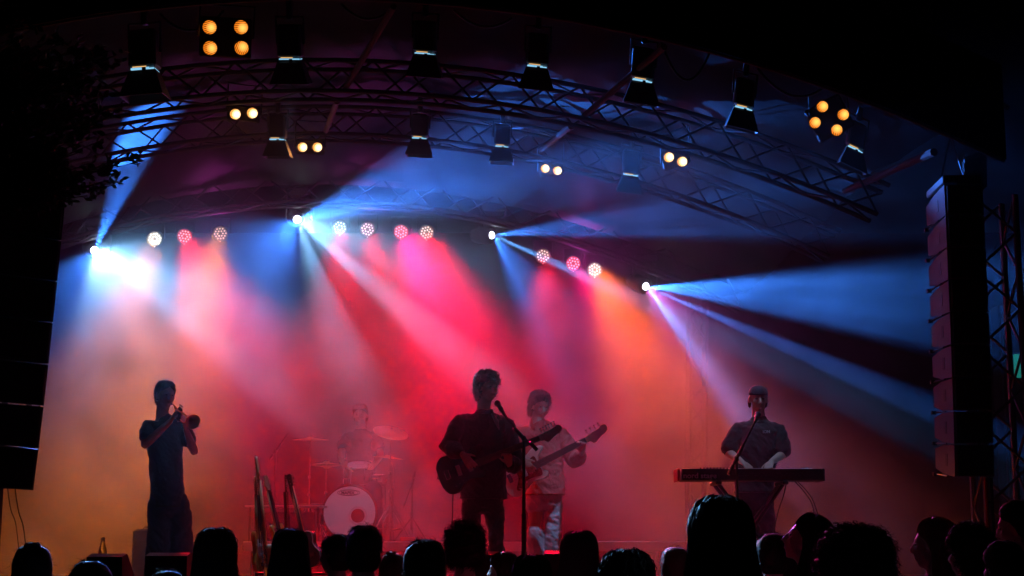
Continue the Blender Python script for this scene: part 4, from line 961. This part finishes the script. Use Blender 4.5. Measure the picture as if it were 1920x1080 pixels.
mic_stand(982, 13.0 - .25, 822, (948, 781, 12.75), (1007, 844, 12.8), 'black boom microphone stand in front of the singing guitarist', 'silver headed microphone at the mouth of the singing guitarist', micdir=(926, 746, 12.88), r=.013)
mic_stand(1381, 12.85, 860, (1416, 790, 12.95), (1366, 890, 12.82), 'slanting boom microphone stand in front of the keyboard', 'microphone at the mouth of the keyboard player', micdir=(1424, 768, 13.2), m='steel')
Yd = 17.35; ZR = STAGE + .4
mic_stand(517, 17.9, 845, (540, 812, 17.7), (505, 862, 17.9), 'thin microphone stand rising behind the guitars on the rack', 'overhead microphone', zf=ZR, m='steel')
mic_stand(773, 17.2, 905, (757, 950, 16.8), (778, 885, 17.2), 'short microphone stand on the riser right of the cymbals', 'x', zf=ZR, m='steel', leg=.2)
# bass drum
bc_ = at(655.5, 958, Yd); R_ = .30; t = thing('bass_drum', V(bc_.x, Yd, ZR), 'bass drum with a pale front head and printed oval badge', 'drum')
bc_.z = ZR + R_ + .012
MB().lathe([(R_ - .004, 0), (R_ - .004, .42)], bc_, (0, 1, 0), 56).build('shell', M['shell'], t, smooth=True)
for yy in (-.012, .405): MB().lathe([(R_ - .012, 0), (R_ + .012, 0), (R_ + .014, .03), (R_ - .004, .032), (R_ - .012, 0)], bc_ + V(0, yy, 0), (0, 1, 0), 56, close=False).build('hoop', M['shell'], t, smooth=True)
hd = MB().lathe([(.001, .0), (R_ - .012, .0), (R_ - .012, .004), (.001, .004)], bc_ + V(0, -.006, 0), (0, 1, 0), 56).build('head', M['drumhead'], t)
pc = at(671, 967, Yd); pc.y = bc_.y
MB().lathe([(.075, 0), (.105, 0), (.104, -.004), (.076, -.004)], pc + V(0, -.009, 0), (0, 1, 0), 32, close=False).build('port_ring', M['white'], hd)
MB().lathe([(.001, 0), (.076, 0), (.076, -.003), (.001, -.003)], pc + V(0, -.0085, 0), (0, 1, 0), 32).build('port_hole', M['shell'], hd)
lc = bc_ + V(-.012, -.008, R_ * .73)
b = MB(); el = [(.125 * math.cos(a), .032 * math.sin(a)) for a in lin(0, 6.283, 40)]
b.tube([lc + V(x, 0, z) for x, z in el], .0025, 4); b.tube([lc + V(x * .84, 0, z * .84) for x, z in el], .0018, 4); b.build('badge_oval', M['ink'], hd)
text_mesh('badge_lettering', 'MAPEX', lc + V(-.083, -.002, -.0165), .047, M['ink'], hd, extrude=.001, shear=0, bold=.0016, sx=.98)
b = MB()
for k in range(8):
    a = k * math.pi / 4 + .2; q = bc_ + V(R_ * 1.03 * math.cos(a), 0, R_ * 1.03 * math.sin(a)); b.box(q + V(0, .12, 0), (.02, .07, .02), bev=.004); b.tube([q, q + V(0, .1, 0)], .004, 5)
b.build('lugs', M['chrome'], t)
for s_ in (-1, 1): MB().tube([bc_ + V(s_ * .26, .08, -.12), V(bc_.x + s_ * .36, bc_.y - .06, ZR + .008)], .009, 6).build('spur', M['chrome'], t)
b = MB(); q = at(651, 903, Yd + .1); b.box(q, (.09, .06, .07), bev=.01)
for k in (-.028, .028): b.tube([q + V(k, 0, -.05), q + V(k * 1.6, .02, .16)], .011, 8)
b.build('tom_bracket', M['chrome'], t)
def drum(px, py, Y, r, h, label, tilt=.25, legs=0):
    c = at(px, py, Y); ax = V(0, -math.sin(tilt), math.cos(tilt)); t = thing('tom_drum' if legs != 1 else 'snare_drum', c, label, 'drum')
    MB().lathe([(r, -h), (r, 0)], c, ax, 36).build('shell', M['shell'] if legs != 1 else M['chrome'], t, smooth=True)
    for z in (-h, -.014): MB().lathe([(r - .004, z), (r + .009, z), (r + .009, z + .018), (r - .004, z + .018), (r - .004, z)], c, ax, 36, close=False).build('rim', M['chrome'], t, smooth=True)
    MB().lathe([(.001, .001), (r - .003, .001)], c, ax, 36, close=False).build('head', M['drumhead'], t)
    b = MB(); x, y, z = frame(ax)
    for k in range(6): a = k * 1.047; q = c + (x * math.cos(a) + y * math.sin(a)) * (r + .012); b.box(q - ax * h * .5, (.018, .018, .06), (x, y, ax), .004); b.tube([q, q - ax * h], .0035, 5)
    b.build('lugs', M['chrome'], t)
    for k in range(3 if legs else 0):
        a = k * 2.094 + .5; q = c + V(math.cos(a), math.sin(a), 0) * (r + .02); MB().tube([q - ax * h * .3, V(q.x, q.y, ZR + .01)], .008, 6).build('leg', M['chrome'], t)
drum(672, 872, Yd + .25, .15, .2, 'small rack tom above the bass drum with chrome fittings', .35)
drum(695, 890, Yd + .55, .17, .14, 'snare drum between rack tom and red lit cymbal', .1, 1)
drum(590, 945, Yd + .5, .2, .36, 'floor tom on legs left of the bass drum', .0, 2)
def cymbal_stand(px, Y, y_top, r, tilt, label, xo=0, cym='cymbal', hat=False, roll=0):
    c = at(px, y_top, Y); base = V(c.x - xo, Y, ZR); t = thing('cymbal_stand', base, label, 'cymbal stand')
    ax = V(math.sin(roll), -math.sin(tilt), math.cos(tilt)).normalized()
    p1 = V(base.x, Y, ZR + (c.z - ZR) * .45)
    MB().tube([base + V(0, 0, .1), p1], .013, 8).build('lower_tube', M['chrome'], t); MB().tube([p1, V(base.x, Y, c.z - .12), c], .008, 8).build('upper_tube', M['chrome'], t)
    for q in (p1, V(base.x, Y, ZR + (c.z - ZR) * .62)): MB().box(q, (.035, .03, .04), bev=.008).build('wing_clamp', M['chrome'], t)
    for k in range(3):
        a = k * 2.094 - .5; q = base + V(.26 * math.cos(a), .26 * math.sin(a), .012)
        lg = MB().tube([base + V(0, 0, .38) + V(.012 * math.cos(a), .012 * math.sin(a), 0), q], .009, 6).build('leg', M['chrome'], t); MB().tube([base + V(0, 0, .12), base.lerp(q, .55) + V(0, 0, .13)], .006, 5).build('leg_strut', M['chrome'], t)
        MB().ell(q, (.018, .018, .014)).build('rubber_foot', M['black'], lg)
    cy_ = [(.010, .02), (.03, .017), (.038, .006), (r * .6, -.006), (r, -.016), (r, -.018), (r * .6, -.009), (.036, .003), (.010, .014)]
    MB().lathe(cy_, c, ax, 48, close=False).build('cymbal', M[cym], t, smooth=True)
    if hat: MB().lathe([(a_, -z_ - .045) for a_, z_ in cy_], c, ax, 48, close=False).build('lower_cymbal', M[cym], t, smooth=True)
    MB().lathe([(.012, .02), (.012, .035), (.004, .036), (.004, .06)], c, ax, 10).build('wing_nut', M['chrome'], t)
cymbal_stand(733, 17.2, 809, .2, .42, 'red lit ride cymbal tilted on a tall chrome tripod stand', 0, roll=.22)
cymbal_stand(728, 17.6, 856, .17, .06, 'lower thin cymbal under the tilted red lit one', -.06, roll=.1)
cymbal_stand(582, 17.3, 822, .2, .05, 'crash cymbal seen edge on above the floor tom', 0)
cymbal_stand(612, 17.7, 868, .17, .05, 'pair of hi-hat cymbals left of the bass drum', 0, hat=True)
tb = thing('equipment_table', at(532, 950, 16.9), 'dark flat table with a thin lit edge behind the guitar rack', 'table')
q0, q1 = at(459, 949, 16.7), at(604, 949, 16.7)
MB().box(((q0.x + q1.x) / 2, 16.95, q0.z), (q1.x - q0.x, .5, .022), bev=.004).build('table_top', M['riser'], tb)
for xx in (q0.x + .05, q1.x - .05):
    for yy in (16.75, 17.15): MB().tube([(xx, yy, ZR), (xx, yy, q0.z - .012)], .014, 6).build('leg', M['steel'], tb)
cs = thing('equipment_case', V((q0.x + q1.x) / 2, 17, ZR), 'black equipment case under the lit table edge', 'case')
MB().box(((q0.x + q1.x) / 2, 17.05, (q0.z + ZR) / 2 - .02), (q1.x - q0.x - .2, .36, q0.z - ZR - .07), bev=.015).build('box', M['case'], cs)
b = MB()
for s_ in (-1, 1): b.box(((q0.x + q1.x) / 2 + s_ * (q1.x - q0.x - .2) / 2, 17.05, (q0.z + ZR) / 2 - .02), (.02, .37, q0.z - ZR - .06), bev=.004)
b.build('metal_edge', M['alu'], cs)
# ---- guitars on the rack at the stage front
G = 'guitars standing on the rack'
def fl(px, py, Y): return at(px, py, Y)
Yg = 12.9
guitar('electric_guitar', fl(483, 1035, Yg), fl(477, 893, Yg), (1, -.12, 0), 'amber edged guitar standing leftmost on the rack, seen side on', body='gblack', edge='amber', guard='gwhite', neck='maple', hs='maple', s=.78, group=G)
guitar('bass_guitar', fl(504, 1060, Yg + .1), fl(485, 855, Yg + .1), (-1, -.35, 0), 'long necked bass with a pale headstock, tallest on the rack', body='shell', edge='maple', neck='maple', hs='maple', s=1.0, group=G, pegs=4)
guitar('electric_guitar', fl(523, 1012, Yg + .2), fl(494, 892, Yg + .35), (1, -.5, 0), 'guitar with an amber edge and thin bright neck, third on the rack', body='shell', edge='amber', neck='maple', hs='maple', s=.72, group=G, flip=-1)
guitar('acoustic_guitar', fl(578, 1030, Yg + .2), fl(544, 886, Yg + .3), (-.5, -.85, .15), 'dark acoustic guitar with pale binding, rightmost on the rack', 'acou', body='acou', edge='acou', neck='maple', hs='rose', s=.62, group=G)
guitar('electric_guitar', fl(538, 1028, Yg + .45), fl(532, 890, Yg + .5), (1, .2, 0), 'guitar with a purplish neck behind the acoustic one on the rack', body='gblack', edge='gblack', neck='rose', hs='rose', s=.75, group=G)
rk = thing('guitar_rack', V(at(520, 1050, Yg).x, Yg + .3, STAGE), 'low black metal rack holding the row of guitars', 'rack')
xa, xb = at(462, 1050, Yg).x, at(606, 1050, Yg).x
for yy, zz in ((Yg - .12, STAGE + .06), (Yg + .5, STAGE + .12), (Yg + .55, STAGE + .34)): MB().tube([(xa, yy, zz), (xb, yy, zz)], .013, 7).build('rail', M['black'], rk)
for xx in (xa, xb): MB().tube([(xx, Yg - .15, STAGE + .012), (xx, Yg + .52, STAGE + .03), (xx, Yg + .56, STAGE + .36)], .014, 7).build('end_frame', M['black'], rk)
# ---- monitors, bottle, amp, cables
def wedge(px0, px1, pyt, Y, label, depth=.42):
    a, c = at(px0, pyt, Y + .1), at(px1, pyt, Y + .1); h = max(.3, a.z - STAGE); w_ = c.x - a.x; cx = (a.x + c.x) / 2
    t = thing('floor_monitor', V(cx, Y, STAGE), label, 'monitor speaker', 'floor monitors along the stage front')
    out = [(-.12, 0), (.3, 0), (.3, h * .4), (.02, h), (-.12, h * .92)]
    MB().prism(out, V(cx, Y, STAGE), (V(0, 1, 0), V(0, 0, 1), V(1, 0, 0)), -w_ / 2, w_ / 2).build('cabinet', M['case'], t)
    x_, n_ = V(1, 0, 0), V(0, h * .6, .28).normalized(); u_ = n_.cross(x_)
    MB().box(V(cx, Y + .16, STAGE + h * .7) + n_ * .012, (w_ - .06, abs(h) * .85, .012), (x_, u_, n_), .004).build('grille', M['grille'], t)
    MB().box(V(cx, Y - .122, STAGE + h * .6), (.16, .008, .05), bev=.003).build('handle', M['black'], t)
    return h
wedge(285, 362, 1036, 12.1, 'black floor monitor at the feet of the trumpet player')
wedge(176, 242, 1060, 12.0, 'low black floor monitor left of the trumpet player')
wedge(872, 948, 1034, 12.15, 'black floor monitor in front of the singing guitarist')
wedge(1020, 1078, 1032, 12.3, 'black floor monitor in front of the bass player')
wedge(1440, 1500, 1062, 12.1, 'black floor monitor in front of the keyboard')
def bottle(px, py, Y, z, label):
    c = at(px, py, Y); c.z = z; t = thing('water_bottle', c, label, 'bottle')
    MB().lathe([(.001, 0), (.03, 0), (.034, .01), (.034, .13), (.03, .15), (.014, .2), (.0125, .225)], c, (0, 0, 1), 20).build('bottle_body', M['glass'], t, smooth=True)
    MB().lathe([(.0345, .05), (.0345, .11)], c, (0, 0, 1), 20, close=False).build('paper_label', M['label'], t)
    MB().lathe([(.0145, .222), (.0145, .24), (.001, .241)], c, (0, 0, 1), 14).build('cap', M['label'], t)
bottle(192, 1040, 12.25, at(192, 1066, 12.25).z, 'clear plastic water bottle on the low monitor at the left')
bottle(1176, 1040, 12.6, STAGE, 'small bottle on the stage right of the bass player')
ap = thing('guitar_amplifier', at(266, 1030, 14.9), 'small amplifier with a lit top edge behind the trumpet player', 'amplifier')
c = at(272, 1030, 14.9); zt2 = at(272, 992, 14.9).z
MB().box((c.x + .05, 15.0, (STAGE + zt2) / 2), (.34, .26, zt2 - STAGE), bev=.02).build('cabinet', M['case'], ap)
MB().box((c.x + .05, 14.862, (STAGE + zt2) / 2 - .03), (.29, .01, (zt2 - STAGE) * .7), bev=.004).build('grille', M['grille'], ap)
MB().box((c.x + .05, 14.866, zt2 - .05), (.29, .01, .04)).build('control_panel', M['alu'], ap)
MB().tube([(c.x - .05, 15, zt2), (c.x - .03, 15, zt2 + .02), (c.x + .13, 15, zt2 + .02), (c.x + .15, 15, zt2)], .007, 6).build('handle', M['black'], ap)
def cable(pts, label, r=.0045):
    P_ = [tuple(at(*p)) for p in pts]; s_ = spline(P_, 8, False) + [P_[-1]]
    o = MB().tube([V(*q) for q in s_], r, 6).build('cable', M['cable'], origin=V(*P_[0])); tag(o, label, 'cable')
cable([(851, 902, 13.1), (849, 940, 13.2), (848, 975, 13.2), (843, 1005, 13.3), (838, 1050, 13.3)], 'guitar cable hanging from the dark guitar of the singer')
cable([(1491, 903, 13.3), (1510, 925, 13.4), (1524, 950, 13.5), (1530, 1000, 13.5), (1534, 1090, 13.5)], 'outer of two cables hanging from the right end of the keyboard')
cable([(1496, 903, 13.35), (1516, 925, 13.45), (1528, 948, 13.5), (1545, 1010, 13.5), (1550, 1090, 13.5)], 'inner of two cables hanging close together from the keyboard', .004)
cable([(1475, 903, 13.4), (1469, 930, 13.5), (1459, 960, 13.5), (1452, 1000, 13.5), (1450, 1090, 13.5)], 'single cable hanging behind the middle of the keyboard')
cable([(28, 915, 11.9), (35, 960, 12.0), (44, 990, 12.1), (52, 1060, 12.1)], 'thicker cable hanging under the left speaker stack')
cable([(14, 915, 11.9), (20, 955, 12.0), (30, 985, 12.1), (38, 1060, 12.1)], 'thinner cable hanging under the left speaker stack', .0035)
for k, (x, y, l) in enumerate(((765, 1011, 'pedal with red light put into its colour on the riser edge by the cymbal stand'), (822, 985, 'wide row of pedals coloured red for the red light left of the singer'))):
    Y = 16.6 if k == 0 else 15.6; c = at(x, y, Y); c.z = ZR + .02 if k == 0 else STAGE + .02
    tt = thing('effects_pedal', c, l, 'pedal'); w_ = .16 if k == 0 else .34
    MB().box(c, (w_, .12, .045), bev=.008).build('case', M['keyred'], tt)  # red light down on the floor is put into the case colour
    b = MB()
    for q in range(3 if k == 0 else 7): b.lathe([(.009, 0), (.008, .016), (.001, .017)], c + V(-w_ * .4 + q * w_ * (.4 if k == 0 else .13), .02, .0225), (0, 0, 1), 10)
    b.build('knobs', M['chrome'], tt)
for s_, l in (('a', 'work light stand'),):
    pass
t = thing('folding_ladder', V(at(1855, 900, 12.4).x, 12.4, GROUND), 'upright ladder frame with red light painted on one rail at the foot of the right truss tower', 'ladder')
for dx in (0, 10): MB().tube([V(at(1848 + dx, 900, 12.4).x, 12.4, GROUND), V(at(1848 + dx, 900, 12.4).x, 12.4, at(1848, 896, 12.4).z)], .013, 7).build('rail', M['keyred'] if dx == 0 else M['alu'], t)  # first rail is red to paint the stage light falling on it
b = MB()
for z in lin(0, 1.7, 7): b.tube([V(at(1848, 900, 12.4).x, 12.4, z), V(at(1858, 900, 12.4).x, 12.4, z)], .008, 6)
b.build('rungs', M['alu'], t)
# ---------------------------------------------------------------- the crowd
def std_joints(f=(0, 1, 0), u=(0, 0, 1), turn=0):
    """standing body 1.70 m tall at the origin facing +Y"""
    J = dict(neck=V(0, -.01, 1.44), shR=V(.18, 0, 1.36), shL=V(-.18, 0, 1.36), elR=V(.23, -.03, 1.08), elL=V(-.23, -.03, 1.08), wrR=V(.21, .06, .84), wrL=V(-.21, .06, .84),
             hip=V(0, 0, .92), hpR=V(.09, 0, .88), hpL=V(-.09, 0, .88), knR=V(.1, .02, .48), knL=V(-.1, .02, .48), anR=V(.1, 0, .09), anL=V(-.1, 0, .09))
    J['f'] = Vector(f).normalized(); u = Vector(u); J['u'] = (u - J['f'] * u.dot(J['f'])).normalized()
    J['head'] = V(0, .01, 1.575) + (J['f'] - V(0, 1, 0)) * .02
    J['toeR'] = V(.11, .15, .09); J['toeL'] = V(-.11, .15, .09)
    return J
SRC = {}
def base_body(key, f=(0, 1, 0), u=(0, 0, 1), mats=None):
    if key in SRC: return SRC[key], True
    J = std_joints(f, u); o = build_person(J, 'x', mats, V(0, 0, 0), vox=.016, body_vox=.012, top_loose=.016, leg_loose=.02, sleeve=.6, hem=.08)
    SRC[key] = (o, J); return SRC[key], False
CROWD = [  # px, top py, width px, hair width m, hair kind, hair mat, facing deg (0 = to the stage), shirt, label, opts
 (62, 1018, 92, .21, 'bun', 'hair', 8, 'cloth', 'person with dark hair tied in a small reddish bun, far left of the crowd', {}),
 (172, 1047, 96, .2, 'short', 'hair', -4, 'cloth2', 'short haired person with a blue rim of light, second from the left', {}),
 (312, 1066, 96, .21, 'short', 'hairb', 5, 'cloth', 'low blurry head with tousled hair under the monitor by the trumpet player', {}),
 (405, 992, 86, .22, 'wavy', 'hair', 6, 'cloth', 'person with wavy dark hair rimmed purple, left of the guitar rack', dict(L=.42)),
 (545, 992, 70, .2, 'long', 'hair', 0, 'cloth', 'person with smooth dark hair in front of the guitar rack', dict(L=.2)),
 (631, 999, 58, .2, 'short', 'hair', 62, 'cloth', 'dim person turned left in profile before the bass drum', dict(dist=9.8)),
 (683, 982, 72, .195, 'short', 'hair', -6, 'cloth2', 'close cropped head rimmed purple in front of the bass drum', {}),
 (734, 1034, 46, .2, 'bun', 'hairb', 0, 'shirt', 'small head with gathered wavy hair right of the cropped head', dict(dist=10.3, nobun=1)),
 (797, 1008, 96, .21, 'short', 'hair', 0, 'cloth', 'broad round dark head between drums and singer', {}),
 (872, 981, 78, .235, 'curly', 'hair', 3, 'cloth2', 'curly haired person right below the singing guitarist', {}),
 (944, 1034, 38, .19, 'long', 'hairb', 70, 'cloth', 'person with long reddish hair seen in profile below the microphone stand', dict(dist=10.2, L=.25)),
 (997, 1040, 88, .21, 'long', 'hairb', 8, 'cloth', 'low brown haired head below the bass player', dict(L=.3)),
 (1086, 995, 78, .215, 'long', 'hairg', -5, 'white', 'person with straight blond hair lit violet, right of the bass player', dict(L=.34)),
 (1175, 1032, 150, .27, 'wavy', 'hair', 0, 'cloth', 'wide dark blurred head with a teal edge, lower middle right', dict(L=.3)),
 (1264, 1023, 52, .2, 'short', 'hairb', -10, 'cloth', 'small head peeping out left of the tall long haired person', dict(dist=9.5)),
 (1352, 931, 138, .235, 'long', 'hair', 4, 'cloth', 'tall person with very long straight dark hair in front of the keyboard', dict(L=.62, wide=1.08)),
 (1447, 997, 62, .2, 'short', 'hair', 12, 'cloth', 'dim head just right of the tall long haired person', dict(dist=8.8)),
 (1513, 963, 62, .2, 'long', 'hairb', 74, 'cloth', 'brown haired person looking up to the left, face lit violet', dict(dist=8.2, L=.4, up=.33)),
 (1602, 962, 150, .33, 'curly', 'hair', 0, 'cloth', 'big round mass of curly dark hair, right part of the crowd', dict(wide=1.45, s=1.15)),
 (1750, 970, 62, .2, 'long', 'hairl', 68, 'grey', 'fair haired person in profile facing left with a pink lit face', dict(dist=8.2, L=.34)),
 (1816, 986, 92, .245, 'curly', 'hair', 40, 'cloth', 'curly dark haired person turned half left near the right edge', {}),
 (1908, 934, 52, .19, 'short', 'hair', 66, 'grey', 'short haired person at the right edge looking left and down', dict(dist=8.6, up=-.2)),
 (1880, 1010, 60, .2, 'short', 'hair', 20, 'cloth', 'dark head between the curly haired person and the right edge', dict(dist=7.0)),
]
for i, (px, pyt, wpx, hw, kind, hm, face, sh, lab, op) in enumerate(CROWD):
    D = op.get('dist', F * hw / wpx); p = at(px, pyt, D); H = p.z - GROUND - .012
    up = op.get('up', 0); key = (sh, up)
    mats = (M['skin2'], M[sh], M['djeans'], M['shoe'])
    (src, J), reuse = base_body(key, (0, 1, up), (0, 0, 1), mats)
    if reuse:
        o = src.copy(); col.objects.link(o)
        for ch in src.children:
            if ch.name.startswith('hair'): continue
            c = ch.copy(); col.objects.link(c); c.parent = o
    else: o = src
    o['_o'] = (0, 0, 0)
    top = J['head'].z + .128
    sc = H / (1.575 + .128) ; hs = op.get('s', 1.0)
    if i == 18: sc *= .955
    tag(o, lab, 'person', 'people standing in the crowd')
    hair(o, J['head'], J['f'], J['u'], 'bun' if kind == 'bun' else kind, M[hm], 40 + i, hs, length=op.get('L', .3), dens=1.0 if wpx > 60 else .6, wide=op.get('wide', 1.0))
    o.location = (p.x, D, GROUND); o.rotation_euler = (0, 0, R(face)); o.scale = (sc,) * 3
CAPP = bpy.data.objects.get('person')
# ---------------------------------------------------------------- stage smoke
hz = MB().box((1, 22, 5.3), (150, 110, 13.6)).build('haze', haze_material(DENS, .4, .02)); tag(hz, kind='stuff')
for o in bpy.data.objects:
    if '_o' in o.keys(): del o['_o']
